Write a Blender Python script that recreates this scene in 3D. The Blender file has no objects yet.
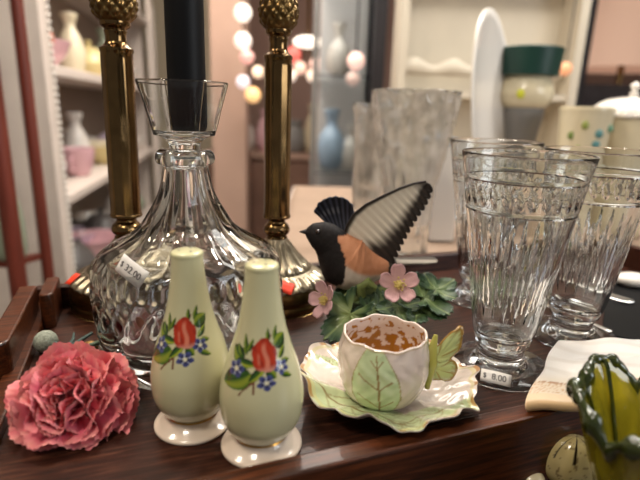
import bpy, math, random
import numpy as np
from mathutils import Vector, Matrix
random.seed(7)
rng = np.random.default_rng(5)
sc = bpy.context.scene
COL = sc.collection
PI = math.pi

# ------------------------------------------------------------------ camera
FPX, PITCH, ROLL, CAMZ = 490.0, math.radians(15.0), math.radians(1.9), 0.19
fw = Vector((0, math.cos(PITCH), -math.sin(PITCH)))
r0 = Vector((1, 0, 0)); u0 = r0.cross(fw)
rt = r0 * math.cos(ROLL) + u0 * math.sin(ROLL)
up = -r0 * math.sin(ROLL) + u0 * math.cos(ROLL)
cam_data = bpy.data.cameras.new('camera')
cam = bpy.data.objects.new('camera', cam_data); COL.objects.link(cam)
M = Matrix((rt, up, -fw)).transposed().to_4x4(); M.translation = Vector((0, 0, CAMZ))
cam.matrix_world = M
cam_data.sensor_width = 36.0
cam_data.lens = 36.0 * FPX / 640.0
cam_data.clip_start = 0.01; cam_data.clip_end = 60
cam_data.dof.use_dof = True
cam_data.dof.focus_distance = 0.352
cam_data.dof.aperture_fstop = (cam_data.lens / 1000.0) / 0.0056
sc.camera = cam

# ------------------------------------------------------------------ world, lamps, exposure
world = bpy.data.worlds.new('shop_ambient'); sc.world = world; world.use_nodes = True
bg = world.node_tree.nodes['Background']
bg.inputs[0].default_value = (1.0, 0.93, 0.84, 1); bg.inputs[1].default_value = 0.15

def area(name, loc, target, size, power, color, sy=None):
    d = bpy.data.lights.new(name, 'AREA'); d.energy = power; d.color = color
    d.shape = 'RECTANGLE'; d.size = size; d.size_y = sy or size
    o = bpy.data.objects.new(name, d); COL.objects.link(o); o.location = loc
    o.rotation_euler = (Vector(target) - Vector(loc)).to_track_quat('-Z', 'Y').to_euler()
    return o
area('ceiling_lamp_near', (-0.35, 0.80, 1.38), (-0.1, 0.42, 0), 0.22, 8, (1.0, 0.88, 0.72))
area('ceiling_lamp_right', (0.95, 1.0, 1.38), (0.3, 0.4, 0), 0.28, 13, (1.0, 0.96, 0.90))
area('ceiling_lamp_centre', (0.25, 0.95, 1.38), (0.2, 0.4, 0), 0.14, 5, (1.0, 0.94, 0.86))
area('ceiling_lamp_left', (-0.95, 0.25, 1.38), (-0.1, 0.35, 0), 0.18, 6, (1.0, 0.88, 0.72))
area('ceiling_lamp_aisle', (-0.3, 2.0, 1.40), (-0.4, 2.2, 0), 1.0, 42, (1.0, 0.91, 0.82))
area('ceiling_lamp_hutch', (0.65, 1.30, 1.40), (0.6, 1.9, 0.1), 0.7, 13, (1.0, 0.96, 0.88))
area('ceiling_lamp_front', (-0.40, -0.35, 1.38), (0.0, 0.35, 0), 0.26, 9, (1.0, 0.90, 0.76))
area('shop_window_daylight', (1.9, -0.55, 0.75), (0.2, 0.4, 0), 0.9, 16, (0.92, 0.96, 1.0), 1.1)
vs = sc.view_settings
vs.view_transform = 'Standard'; vs.look = 'None'; vs.gamma = 1.0; vs.use_curve_mapping = False
vs.exposure = 0.12
sc.cycles.max_bounces = 14; sc.cycles.transmission_bounces = 14; sc.cycles.glossy_bounces = 6
sc.cycles.sample_clamp_indirect = 4.0

# ------------------------------------------------------------------ helpers
def at(x, y, Y):
    """photo measurement -> world point at distance Y in front of the viewpoint"""
    d = fw + rt * ((x - 320) / FPX) - up * ((y - 240) / FPX)
    return Vector((0, 0, CAMZ)) + d * (Y / d.y)
def on(x, y, z=0.0):
    d = fw + rt * ((x - 320) / FPX) - up * ((y - 240) / FPX)
    return Vector((0, 0, CAMZ)) + d * ((z - CAMZ) / d.z)
TY = math.radians(21.0)
def T(u, v, z=0.0):
    return Vector((u * math.cos(TY) - v * math.sin(TY), u * math.sin(TY) + v * math.cos(TY), z))

def lin(c):
    out = []
    for v in c[:3]:
        v = v / 255.0
        out.append(v / 12.92 if v <= 0.04045 else ((v + 0.055) / 1.055) ** 2.4)
    return tuple(out)
def L4(*c): return (*lin(c), 1.0)

def mat(name, rgb=None, rough=0.5, metal=0.0, trans=0.0, ior=1.45, coat=0.0, attr=None, var=0.0, vscale=60.0,
        emit=None, estr=0.0, bump=0.0, bscale=200.0, sss=0.0, sheen=0.0, spec=0.5, alpha=1.0, stretch=None):
    m = bpy.data.materials.new(name); m.use_nodes = True
    nt = m.node_tree; b = nt.nodes['Principled BSDF']
    I = b.inputs
    if rgb is not None: I['Base Color'].default_value = L4(*rgb)
    I['Roughness'].default_value = rough; I['Metallic'].default_value = metal
    I['Transmission Weight'].default_value = trans; I['IOR'].default_value = ior
    I['Coat Weight'].default_value = coat; I['Coat Roughness'].default_value = 0.06
    I['Specular IOR Level'].default_value = spec
    I['Sheen Weight'].default_value = sheen; I['Alpha'].default_value = alpha
    if sss: I['Subsurface Weight'].default_value = sss; I['Subsurface Scale'].default_value = 0.004
    if emit: I['Emission Color'].default_value = L4(*emit); I['Emission Strength'].default_value = estr
    tc = nt.nodes.new('ShaderNodeTexCoord')
    src = tc.outputs['Object']
    if stretch:
        mp = nt.nodes.new('ShaderNodeMapping'); mp.inputs['Scale'].default_value = stretch
        nt.links.new(src, mp.inputs['Vector']); src = mp.outputs['Vector']
    colsock = None
    if attr:
        a = nt.nodes.new('ShaderNodeAttribute'); a.attribute_name = attr; colsock = a.outputs['Color']
    if var:
        n = nt.nodes.new('ShaderNodeTexNoise'); n.inputs['Scale'].default_value = vscale; n.inputs['Detail'].default_value = 4
        nt.links.new(src, n.inputs['Vector'])
        mr = nt.nodes.new('ShaderNodeMapRange'); mr.inputs['From Min'].default_value = .3; mr.inputs['From Max'].default_value = .7
        mr.inputs['To Min'].default_value = 1 - var; mr.inputs['To Max'].default_value = 1 + var
        nt.links.new(n.outputs['Fac'], mr.inputs['Value'])
        mx = nt.nodes.new('ShaderNodeVectorMath'); mx.operation = 'SCALE'
        if colsock: nt.links.new(colsock, mx.inputs[0])
        else: mx.inputs[0].default_value = lin(rgb)
        nt.links.new(mr.outputs['Result'], mx.inputs['Scale']); colsock = mx.outputs['Vector']
    if colsock: nt.links.new(colsock, I['Base Color'])
    if bump:
        n2 = nt.nodes.new('ShaderNodeTexNoise'); n2.inputs['Scale'].default_value = bscale; n2.inputs['Detail'].default_value = 3
        nt.links.new(src, n2.inputs['Vector'])
        bp = nt.nodes.new('ShaderNodeBump'); bp.inputs['Strength'].default_value = bump; bp.inputs['Distance'].default_value = 0.001
        nt.links.new(n2.outputs['Fac'], bp.inputs['Height']); nt.links.new(bp.outputs['Normal'], I['Normal'])
    return m

def link(name, me, m=None, parent=None):
    o = bpy.data.objects.new(name, me); COL.objects.link(o)
    if m is not None:
        for k in (m if isinstance(m, (list, tuple)) else [m]): me.materials.append(k)
    if parent is not None: o.parent = parent
    return o

class MB:
    """collects vertices and faces of ONE part"""
    def __init__(s): s.v = []; s.f = []; s.c = []; s.m = []
    def add(s, v, f, c=None, mi=0):
        b = len(s.v)
        s.v += [tuple(p) for p in v]; s.f += [tuple(i + b for i in q) for q in f]
        s.m += [mi] * len(f)
        s.c += [tuple(q) for q in c] if c is not None else [(1, 1, 1)] * len(v)
        return s
    def box(s, c, d, rz=0.0, mi=0, rot=None):
        R = rot or Matrix.Rotation(rz, 3, 'Z')
        v = [Vector(c) + R @ Vector((x * d[0] / 2, y * d[1] / 2, z * d[2] / 2)) for x in (-1, 1) for y in (-1, 1) for z in (-1, 1)]
        return s.add(v, [(0, 1, 3, 2), (4, 6, 7, 5), (0, 4, 5, 1), (2, 3, 7, 6), (0, 2, 6, 4), (1, 5, 7, 3)], mi=mi)
    def grid(s, nu, nv, fn, wrap=False, paint=None, mi=0, flip=False):
        v, f, c = [], [], []
        for i in range(nu):
            for j in range(nv):
                a, b = i / (nu if wrap else nu - 1), j / (nv - 1)
                v.append(fn(a, b))
                if paint: c.append(paint(a, b))
        for i in range(nu if wrap else nu - 1):
            for j in range(nv - 1):
                k = (i + 1) % nu
                q = (i * nv + j, k * nv + j, k * nv + j + 1, i * nv + j + 1)
                f.append(q[::-1] if flip else q)
        return s.add(v, f, c if paint else None, mi)
    def lathe(s, prof, n=48, rf=None, paint=None, c=(0, 0, 0), flip=False, mi=0, capb=False, capt=False):
        v, f, cc = [], [], []
        m = len(prof)
        for i in range(n):
            th = 2 * PI * i / n
            for j, (r, z) in enumerate(prof):
                k = rf(th, z, r) if rf else 1.0
                if isinstance(k, tuple): rr, zz = r * k[0], z + k[1]
                else: rr, zz = r * k, z
                p = (c[0] + rr * math.cos(th), c[1] + rr * math.sin(th), c[2] + zz)
                v.append(p)
                if paint: cc.append(paint(th, z, r))
        for i in range(n):
            k = (i + 1) % n
            for j in range(m - 1):
                q = (i * m + j, k * m + j, k * m + j + 1, i * m + j + 1)
                f.append(q[::-1] if flip else q)
        if capb: f.append(tuple(i * m for i in range(n))[:: 1 if flip else -1])
        if capt: f.append(tuple(i * m + m - 1 for i in range(n))[:: -1 if flip else 1])
        return s.add(v, f, cc if paint else None, mi)
    def tube(s, pts, rad, n=10, mi=0, col=None):
        pts = [Vector(p) for p in pts]
        if not hasattr(rad, '__len__'): rad = [rad] * len(pts)
        v, f = [], []
        prev = None
        for i, p in enumerate(pts):
            t = (pts[min(i + 1, len(pts) - 1)] - pts[max(i - 1, 0)]).normalized()
            a = prev if prev is not None else (Vector((0, 0, 1)) if abs(t.z) < .9 else Vector((1, 0, 0)))
            x = (a - t * a.dot(t)).normalized(); prev = x; y = t.cross(x)
            for k in range(n):
                g = 2 * PI * k / n
                v.append(p + (x * math.cos(g) + y * math.sin(g)) * rad[i])
        for i in range(len(pts) - 1):
            for k in range(n):
                l = (k + 1) % n
                f.append((i * n + k, i * n + l, (i + 1) * n + l, (i + 1) * n + k))
        f.append(tuple(range(n))[::-1]); f.append(tuple(range((len(pts) - 1) * n, len(pts) * n)))
        return s.add(v, f, [col] * len(v) if col else None, mi)
    def ball(s, c, r, n=20, sc_=(1, 1, 1), mi=0, col=None, fn=None):
        v, f = [], []
        m = n // 2
        for i in range(n):
            for j in range(m + 1):
                th = 2 * PI * i / n; ph = PI * j / m
                d = Vector((math.sin(ph) * math.cos(th), math.sin(ph) * math.sin(th), -math.cos(ph)))
                k = fn(d) if fn else 1.0
                v.append(Vector(c) + Vector((d.x * sc_[0], d.y * sc_[1], d.z * sc_[2])) * r * k)
        for i in range(n):
            k = (i + 1) % n
            for j in range(m): f.append((i * (m + 1) + j, k * (m + 1) + j, k * (m + 1) + j + 1, i * (m + 1) + j + 1))
        return s.add(v, f, [col] * len(v) if col else None, mi)
    def mesh(s, name, smooth=True, sharp=40, weld=1e-6):
        me = bpy.data.meshes.new(name); me.from_pydata(s.v, [], s.f); me.update()
        at_ = me.attributes.new('Col', 'FLOAT_COLOR', 'POINT')
        c = np.ones((len(s.v), 4), np.float32); c[:, :3] = np.array(s.c, np.float32).reshape(-1, 3)
        at_.data.foreach_set('color', c.ravel())
        me.polygons.foreach_set('material_index', s.m)
        import bmesh
        bm = bmesh.new(); bm.from_mesh(me)
        if weld: bmesh.ops.remove_doubles(bm, verts=bm.verts, dist=weld)
        bm.to_mesh(me); bm.free()
        me.polygons.foreach_set('use_smooth', [smooth] * len(me.polygons))
        if smooth and sharp: me.set_sharp_from_angle(angle=math.radians(sharp))
        me.update()
        return me
    def build(s, name, m=None, parent=None, **k):
        return link(name, s.mesh(name, **k), m, parent)

def dense(pts, n=6, closed=False):
    """Catmull-Rom through (r,z) points; a point given twice stays a corner"""
    P = [np.array(p, float) for p in pts]; out = []
    for i in range(len(P) - 1):
        if np.allclose(P[i], P[i + 1]): continue
        p0 = P[max(i - 1, 0)]; p1 = P[i]; p2 = P[i + 1]; p3 = P[min(i + 2, len(P) - 1)]
        for k in range(n):
            t = k / n
            q = .5 * (2 * p1 + (p2 - p0) * t + (2 * p0 - 5 * p1 + 4 * p2 - p3) * t * t + (3 * p1 - p0 - 3 * p2 + p3) * t ** 3)
            out.append((max(q[0], 1e-5), q[1]))
    out.append((max(P[-1][0], 1e-5), P[-1][1]))
    return out

def empty(name, loc=(0, 0, 0), rz=0.0):
    o = bpy.data.objects.new(name, None); COL.objects.link(o); o.location = loc; o.rotation_euler = (0, 0, rz)
    o.empty_display_size = .02
    return o
def tag(o, label, cat, group=None):
    o['label'] = label; o['category'] = cat
    if group: o['group'] = group
    return o
def struct(o): o['kind'] = 'structure'; return o
def copy_tree(o, parent=None):
    c = o.copy(); COL.objects.link(c); c.parent = parent
    for ch in list(o.children): copy_tree(ch, c)
    return c
def lettering(name, body, size, m, parent, loc, rot, extrude=0.00008, width=None):
    cu = bpy.data.curves.new(name, 'FONT'); cu.body = body; cu.size = size; cu.extrude = extrude
    cu.align_x = 'CENTER'; cu.align_y = 'CENTER'
    cu.materials.append(m)
    tmp = bpy.data.objects.new('lettering_source', cu); COL.objects.link(tmp)
    me = bpy.data.meshes.new_from_object(tmp.evaluated_get(bpy.context.evaluated_depsgraph_get()))
    bpy.data.objects.remove(tmp); bpy.data.curves.remove(cu)
    o = bpy.data.objects.new(name, me); COL.objects.link(o); o.parent = parent
    o.location = loc; o.rotation_euler = rot
    if width: o.scale = (width, 1, 1)
    return o
def facing(n, upv=Vector((0, 0, 1)), spin=0.0):
    z = Vector(n).normalized(); x = upv.cross(z).normalized(); y = z.cross(x)
    return (Matrix((x, y, z)).transposed() @ Matrix.Rotation(spin, 3, 'Z')).to_euler()
def sstep(a, b, x):
    t = min(max((x - a) / (b - a), 0), 1); return t * t * (3 - 2 * t)
def mixc(a, b, t): return tuple(a[i] + (b[i] - a[i]) * t for i in range(3))
def vnoise(x, y=0, z=0):
    from mathutils import noise
    return noise.noise(Vector((x, y, z)))

# ------------------------------------------------------------------ materials
GLASS = mat('clear_crystal', (250, 252, 252), rough=0.0, trans=1.0, ior=1.52)
BRASS = mat('aged_brass', (126, 100, 66), rough=0.17, metal=1.0, var=.28, vscale=45)
BRASS2 = mat('antique_brass_dark', (120, 96, 60), rough=0.32, metal=1.0, var=.35, vscale=70)
PEWTER = mat('worn_silvered_brass', (168, 156, 134), rough=0.32, metal=1.0, var=.3, vscale=80)
BLACKWAX = mat('black_candle_wax', (8, 8, 11), spec=.25, rough=0.5, sss=0.0, var=.15)
def wood_grain(name, dark, light, rough, coat, scale=1.0):
    m = mat(name, dark, rough=rough, coat=coat, spec=.28); nt = m.node_tree; b_ = nt.nodes['Principled BSDF']
    tc = nt.nodes.new('ShaderNodeTexCoord'); mp = nt.nodes.new('ShaderNodeMapping'); mp.inputs['Scale'].default_value = (2.2 * scale, 42 * scale, 42 * scale)
    n1 = nt.nodes.new('ShaderNodeTexNoise'); n1.inputs['Scale'].default_value = 7; n1.inputs['Detail'].default_value = 7; n1.inputs['Roughness'].default_value = .68; n1.inputs['Distortion'].default_value = .5
    rp = nt.nodes.new('ShaderNodeValToRGB'); e = rp.color_ramp.elements
    e[0].position = .36; e[0].color = L4(*[q * .55 for q in dark]); e[1].position = .70; e[1].color = L4(*light)
    k = e.new(.52); k.color = L4(*dark)
    nt.links.new(tc.outputs['Object'], mp.inputs['Vector']); nt.links.new(mp.outputs['Vector'], n1.inputs['Vector'])
    nt.links.new(n1.outputs['Fac'], rp.inputs['Fac']); nt.links.new(rp.outputs['Color'], b_.inputs['Base Color'])
    bp = nt.nodes.new('ShaderNodeBump'); bp.inputs['Strength'].default_value = .35; bp.inputs['Distance'].default_value = .0004
    nt.links.new(n1.outputs['Fac'], bp.inputs['Height']); nt.links.new(bp.outputs['Normal'], b_.inputs['Normal'])
    return m
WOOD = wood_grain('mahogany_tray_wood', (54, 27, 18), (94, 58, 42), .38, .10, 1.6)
WOODEDGE = wood_grain('mahogany_rail_wood', (76, 38, 19), (108, 58, 31), .36, .2, 1.2)
WOODDARK = mat('dark_stained_table_wood', (44, 25, 17), rough=.45, var=.3, vscale=20, stretch=(.5, 5, 5))
PAINTED = mat('glazed_painted_porcelain', rough=.16, coat=.6, attr='Col', spec=.5)
IVORYBASE = mat('cream_glazed_porcelain', (226, 208, 190), rough=.16, coat=.5)
GOLD = mat('gilt_edge', (190, 140, 60), rough=.28, metal=1.0, var=.2, vscale=300)
MATTEPAINT = mat('matte_bisque_paint', spec=.22, rough=.65, attr='Col', bump=.35, bscale=900)
PETALM = mat('ruffled_petal_fabric', rough=.75, attr='Col', sheen=.25, sss=.0)
PEARL = mat('pearl_lustre_porcelain', rough=.2, coat=.7, attr='Col', bump=.25, bscale=260)
WRAP = mat('clear_plastic_wrap', (232, 218, 204), rough=.25, alpha=.42, bump=1.0, bscale=45, var=.12, vscale=60)
TAGM = mat('white_price_sticker', (232, 228, 224), rough=.6)
REDTAG = mat('fluorescent_red_sticker', (240, 66, 36), rough=.5, var=.06)
INK = mat('price_ink', (92, 88, 90), rough=.7)
SATIN = mat('cream_satin_napkin', rough=.48, attr='Col', sheen=.3, bump=.18, bscale=500)
OLIVE = mat('olive_green_glass', (170, 158, 40), rough=.05, trans=.42, ior=1.5, coat=.5, var=.4, vscale=45, stretch=(2, 2, .5))
OLIVEDK = mat('dark_green_glass_edge', (58, 70, 30), rough=.05, trans=.5, ior=1.5, coat=.5)
STEEL = mat('polished_silver', (205, 203, 200), rough=.2, metal=1.0, var=.06)
BLACKMAT = mat('black_lacquer', (7, 7, 8), spec=.12, rough=.5)
WHITEC = mat('white_china', (226, 220, 212), rough=.2, coat=.3)
CREAMC = mat('cream_china', (218, 206, 176), rough=.25, coat=.3)
PINKC = mat('pink_china', (214, 170, 176), rough=.25, coat=.3)
BLUEC = mat('pale_blue_china', (168, 190, 212), rough=.25, coat=.3)
GREYC = mat('grey_stoneware', (126, 124, 122), rough=.5)
PAINTWD = mat('cream_painted_wood', (206, 194, 184), rough=.55, var=.05, vscale=12)
SHADOWWD = mat('shaded_cream_wood', (150, 134, 120), rough=.6, var=.06, vscale=12)  # cream wood darkened: the shade inside the shelves is put into the colour
HUTCHM = mat('ivory_painted_hutch', (196, 186, 168), rough=.5, var=.06, vscale=6)
REDWD = mat('red_mahogany_post', (104, 46, 34), rough=.4, var=.25, vscale=18, stretch=(3, 3, .4))
DARKMETAL = mat('dark_bronze_frame', (42, 40, 44), rough=.5, var=.1)
LINEN = mat('pale_linen_cloth', (148, 126, 108), rough=.8, var=.1, vscale=9, bump=.2, bscale=700)
PANE = mat('cabinet_pane_glass', (244, 250, 252), rough=.0, trans=1.0, ior=1.02)
FROST = mat('frosted_plastic_wrap', (240, 232, 224), rough=.12, trans=.93, ior=1.3, bump=.5, bscale=60, var=.12, vscale=40)
WALLM = mat('warm_plaster', (168, 138, 126), rough=.9, var=.08, vscale=2.0)
WALLL = mat('pale_plaster', (190, 180, 166), rough=.9, var=.06, vscale=2.0)
FLOORM = mat('brown_carpet', (96, 78, 66), rough=.95, var=.2, vscale=30)
CEILM = mat('white_ceiling_paint', (225, 220, 212), rough=.95, var=.03, vscale=3)

# ------------------------------------------------------------------ room shell
def slab(name, c, d, m, rz=0.0): return struct(MB().box(c, d, rz).build(name, m, smooth=False))
slab('floor', (0.3, 1.5, -.975), (5.2, 5.4, .05), FLOORM)
slab('ceiling', (0.3, 1.5, 1.475), (5.2, 5.4, .05), CEILM)
slab('wall_back', (0.3, 4.175, .25), (5.2, .05, 2.4), WALLM)
slab('wall_left', (-2.275, 1.5, .25), (.05, 5.3, 2.4), WALLL)
slab('wall_right', (2.875, 1.5, .25), (.05, 5.3, 2.4), WALLL)
p = at(231, 100, 2.9)
slab('trim_1', (p.x, 2.9, .25), (.19, .14, 2.39), mat('pink_beige_column_paint', (196, 164, 146), rough=.7, var=.05, vscale=5))

# ------------------------------------------------------------------ table, runner cloth, tray
TABZ = -0.05
tb = empty('display_table', T(.23, .175, -.95), TY)
tag(tb, 'dark wooden display table carrying the tray of glass and china', 'table')
MB().box((0, 0, .885), (.80, .70, .03)).build('tabletop', WOODDARK, tb, smooth=False)
for sx in (-1, 1):
    for sy in (-1, 1):
        MB().lathe([(.02, 0), (.026, .1), (.03, .5), (.034, .8), (.034, .87)], 20, c=(sx * .36, sy * .30, 0), capb=True, capt=True).build('leg', WOODDARK, tb)
ctr = empty('display_counter', (.44, 1.15, -.95)); tag(ctr, 'low cream display counter behind the tray, carrying vases and platter', 'counter')
MB().box((0, 0, .43), (1.02, .78, .86)).build('cabinet', PAINTWD, ctr, smooth=False)
MB().box((0, 0, .8795), (1.06, .82, .036)).build('countertop', PAINTWD, ctr, smooth=False)
cl = MB()
def clothf(a, b):
    return Vector((-.085 + a * 1.05, .735 + b * .81, TABZ + .0022 + .0008 * math.sin(a * 38) * math.sin(b * 29)))
cl.grid(40, 40, clothf)
clo = cl.build('table_runner', LINEN); sd = clo.modifiers.new('thickness', 'SOLIDIFY'); sd.thickness = .0018; sd.offset = -1
tag(clo, 'pale pinkish linen cloth spread on the counter behind the wooden tray', 'cloth')

tray = empty('serving_tray', T(.2, .35, TABZ), TY)
tag(tray, 'dark mahogany serving tray with low front rail, holding the china', 'tray')
O = Vector((.2, .35))
U0, U1, V0, V1 = -.081, .60, .2150, .490
def tb_(mb, u0, u1, v0, v1, z0, z1):
    return mb.box(((u0 + u1) / 2 - O.x, (v0 + v1) / 2 - O.y, (z0 + z1) / 2 - TABZ), (u1 - u0, v1 - v0, z1 - z0))
def bev(o, w=.0015, s=2):
    b = o.modifiers.new('bevel', 'BEVEL'); b.width = w; b.segments = s; b.limit_method = 'ANGLE'; return o
bev(tb_(MB(), U0, U1, V0, V1, -.012, 0).build('tray_floor', WOOD, tray, smooth=False), .0005)
RAILZ = .0085
bev(tb_(MB(), U0 - .014, U1 + .014, V0 - .014, V0, TABZ, RAILZ).build('front_rail', WOODEDGE, tray, smooth=False), .0018)
bev(tb_(MB(), U0 - .012, U1 + .012, V1, V1 + .012, TABZ, .020).build('back_rail', WOOD, tray, smooth=False))  # darker wood chosen so the rail's shade is in its colour
bev(tb_(MB(), U1, U1 + .012, V0, V1, TABZ, .030).build('side_rail', WOOD, tray, smooth=False))
lf = MB(); tb_(lf, U0 - .012, U0, V0, V1, TABZ, .008); 
bev(lf.build('side_rail', WOODEDGE, tray, smooth=False))
# rear stub of the left side with a rounded end and the handle bar in front of it
def rounded_bar(name, u0, u1, va, vb, z0, z1):
    mb = MB(); prof = []
    w = (u1 - u0) / 2; n = 10
    pts = [(u0, vb), (u1, vb)] + [((u0 + u1) / 2 + w * math.cos(-PI * k / n), va - w * math.sin(PI * k / n)) for k in range(n + 1)]
    k = len(pts)
    v = [(p[0] - O.x, p[1] - O.y, z0 - TABZ) for p in pts] + [(p[0] - O.x, p[1] - O.y, z1 - TABZ) for p in pts]
    f = [tuple(range(k)), tuple(range(2 * k - 1, k - 1, -1))] + [(i, i + k, (i + 1) % k + k, (i + 1) % k) for i in range(k)]
    mb.add(v, f); return bev(mb.build(name, WOODEDGE, tray, smooth=False))
rounded_bar('handle_post', U0 - .0015, U0 + .0095, .447, V1, .0, .031)
hb = rounded_bar('handle_bar', U0 - .020, U0 - .006, .360, .470, TABZ, .031)

# ------------------------------------------------------------------ salt and pepper shakers
CB = lin((196, 194, 146)); 
def leafshape(p, a, b, w):
    ax, ay = a; bx, by = b; dx, dy = bx - ax, by - ay; L = math.hypot(dx, dy)
    t = ((p[0] - ax) * dx + (p[1] - ay) * dy) / (L * L)
    if t < 0 or t > 1: return None
    s = ((p[0] - ax) * -dy + (p[1] - ay) * dx) / L
    h = w * math.sin(PI * t ** .8) ** .8 + 1e-6
    return None if abs(s) > h else (t, s / h)
def segdist(p, a, b):
    ax, ay = a; bx, by = b; dx, dy = bx - ax, by - ay
    t = min(max(((p[0] - ax) * dx + (p[1] - ay) * dy) / (dx * dx + dy * dy), 0), 1)
    return math.hypot(p[0] - ax - dx * t, p[1] - ay - dy * t)
LEAVES = [((-12, -16), (-39, -33), 11.0, 0), ((-20, -6), (-37, 4), 7.5, 0), ((-9, -9), (-29, -7), 4.2, 1), ((-18, -1), (-23, 19), 3.0, 0),
          ((-17, 2), (-12, 15), 2.6, 0), ((-23, -2), (-31, 8), 2.6, 0), ((4, 12), (5, 25), 2.6, 0), ((11, 13), (17, 27), 2.8, 0),
          ((11, 7), (28, 16), 7.5, 0), ((14, -5), (24, 6), 3.0, 1), ((15, -8), (26, -9), 2.8, 0), ((12, -17), (24, -25), 2.8, 0),
          ((-1, -11), (-13, -25), 4.0, 1), ((2, -13), (9, -22), 4.2, 0), ((6, -10), (14, -7), 3, 1)]
BLUES = [(-26, -15, 8.6), (1, -25, 7.8), (15, -13, 7.4)]
def decal(p):
    x, y = p
    if abs(x) > 48 or abs(y) > 52: return None
    col = None
    for a, b, w in [((-6, -20), (-17, -33), 1.0), ((-17, -33), (-20, -39), .7), ((-9, -24), (-9, -35), .8), ((3, 10), (8, 18), .7)]:
        if segdist(p, a, b) < w: col = lin((112, 62, 40))
    for a, b, w, k in LEAVES:
        q = leafshape(p, a, b, w)
        if q:
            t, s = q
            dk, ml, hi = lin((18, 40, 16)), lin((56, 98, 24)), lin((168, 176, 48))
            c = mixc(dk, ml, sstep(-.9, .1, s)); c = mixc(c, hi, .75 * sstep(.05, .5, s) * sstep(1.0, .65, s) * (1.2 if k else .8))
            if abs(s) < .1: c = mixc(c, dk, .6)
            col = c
    for bx, by, r in BLUES:
        d = math.hypot(x - bx, y - by); an = math.atan2(y - by, x - bx)
        if d < r * (.86 + .14 * math.cos(5 * an + bx)):
            c = mixc(lin((28, 28, 60)), lin((70, 76, 132)), sstep(.2, .95, d / r))
            if d < r * .24: c = lin((226, 220, 190))
            elif abs(math.cos(2.5 * an + bx * .5)) < .22: c = lin((196, 200, 226))
            col = c
    c_, s_ = math.cos(.14), math.sin(.14); X, Y = x * c_ + y * s_, -x * s_ + y * c_
    d = math.hypot(X / 12.6, Y / 15.5); an = math.atan2(Y, X)
    if d < 1 + .05 * math.sin(5 * an + 1):
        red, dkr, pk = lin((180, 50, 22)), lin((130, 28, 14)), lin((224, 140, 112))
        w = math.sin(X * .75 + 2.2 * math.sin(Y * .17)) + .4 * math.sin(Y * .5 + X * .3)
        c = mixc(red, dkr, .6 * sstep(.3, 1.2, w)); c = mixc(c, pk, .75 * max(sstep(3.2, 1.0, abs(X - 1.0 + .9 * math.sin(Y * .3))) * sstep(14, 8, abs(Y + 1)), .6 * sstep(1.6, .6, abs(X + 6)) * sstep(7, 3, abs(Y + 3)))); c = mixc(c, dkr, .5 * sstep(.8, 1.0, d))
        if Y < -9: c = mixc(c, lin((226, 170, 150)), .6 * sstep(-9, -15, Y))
        col = c
    return col
def make_shaker(label, loc, ang, shift, hz):
    t = empty('salt_shaker', loc); tag(t, label, 'shaker', 'painted salt and pepper shakers')
    pb = dense([(.0010, .0005), (.0205, 0), (.0205, 0), (.0228, .0004), (.0234, .0016), (.0226, .0028), (.0195, .0046), (.0165, .0070), (.0150, .0096)], 5)
    MB().lathe(pb, 72).build('foot', IVORYBASE, t)
    prof = dense([(.0146, .0082), (.0150, .0098), (.0160, .0106), (.0188, .0136), (.0224, .0212), (.0236, .0309), (.0231, .0403), (.0202, .0533), (.0163, .0648),
                  (.0128, .0772), (.0101, .0933), (.0088, .1080)], 8)
    # evenly resampled finely for the painting
    zz = np.arange(.0084, .1080, .00042); pr = [q[0] for q in prof]; pz = [q[1] for q in prof]
    fine = [(float(np.interp(z, pz, pr)), float(z)) for z in zz]
    def paint(th, z, r):
        d = (th - ang + PI) % (2 * PI) - PI
        a = (d * .0205 * 1000 / .585 - shift) / 1.16
        h = (z - hz) * 1000 / .545
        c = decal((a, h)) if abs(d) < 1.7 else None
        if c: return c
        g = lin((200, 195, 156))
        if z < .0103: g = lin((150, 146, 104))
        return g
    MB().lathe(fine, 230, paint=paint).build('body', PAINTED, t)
    top = dense([(.0090, .1080), (.0091, .1092), (.0087, .1102), (.0075, .1108), (.004, .1112), (.0, .1113)], 4)
    cap = MB().lathe(top, 48, paint=lambda th, z, r: lin((206, 202, 160)))
    cap.build('cap', PAINTED, t)
    MB().lathe([(.0088, .1081), (.00905, .1085), (.0089, .1090)], 48).build('gilt_ring', GOLD, t)
    MB().lathe([(.0148, .0080), (.0156, .0088), (.0152, .0096)], 48).build('gilt_ring', GOLD, t)
    for k in range(3):
        g = ang + .5 + k * 2 * PI / 3
        MB().lathe([(.0001, .0004), (.0007, .0003), (.0008, 0)], 12, c=(.0042 * math.cos(g), .0042 * math.sin(g), .1110)).build('pour_hole', INK, t)
    return t
def angto(p): return math.atan2(-p.y, -p.x)
p1 = Vector((-.0301, .2455, 0)); p2 = Vector((-.0745, .2635, 0))
make_shaker('pale green rose-painted porcelain shaker, nearer the teacup, its foot against the front rail', p1, angto(p1), 3, .0655)
make_shaker('pale green rose-painted porcelain shaker between the pink carnation and its twin', p2, angto(p2), -7, .0675)

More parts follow.
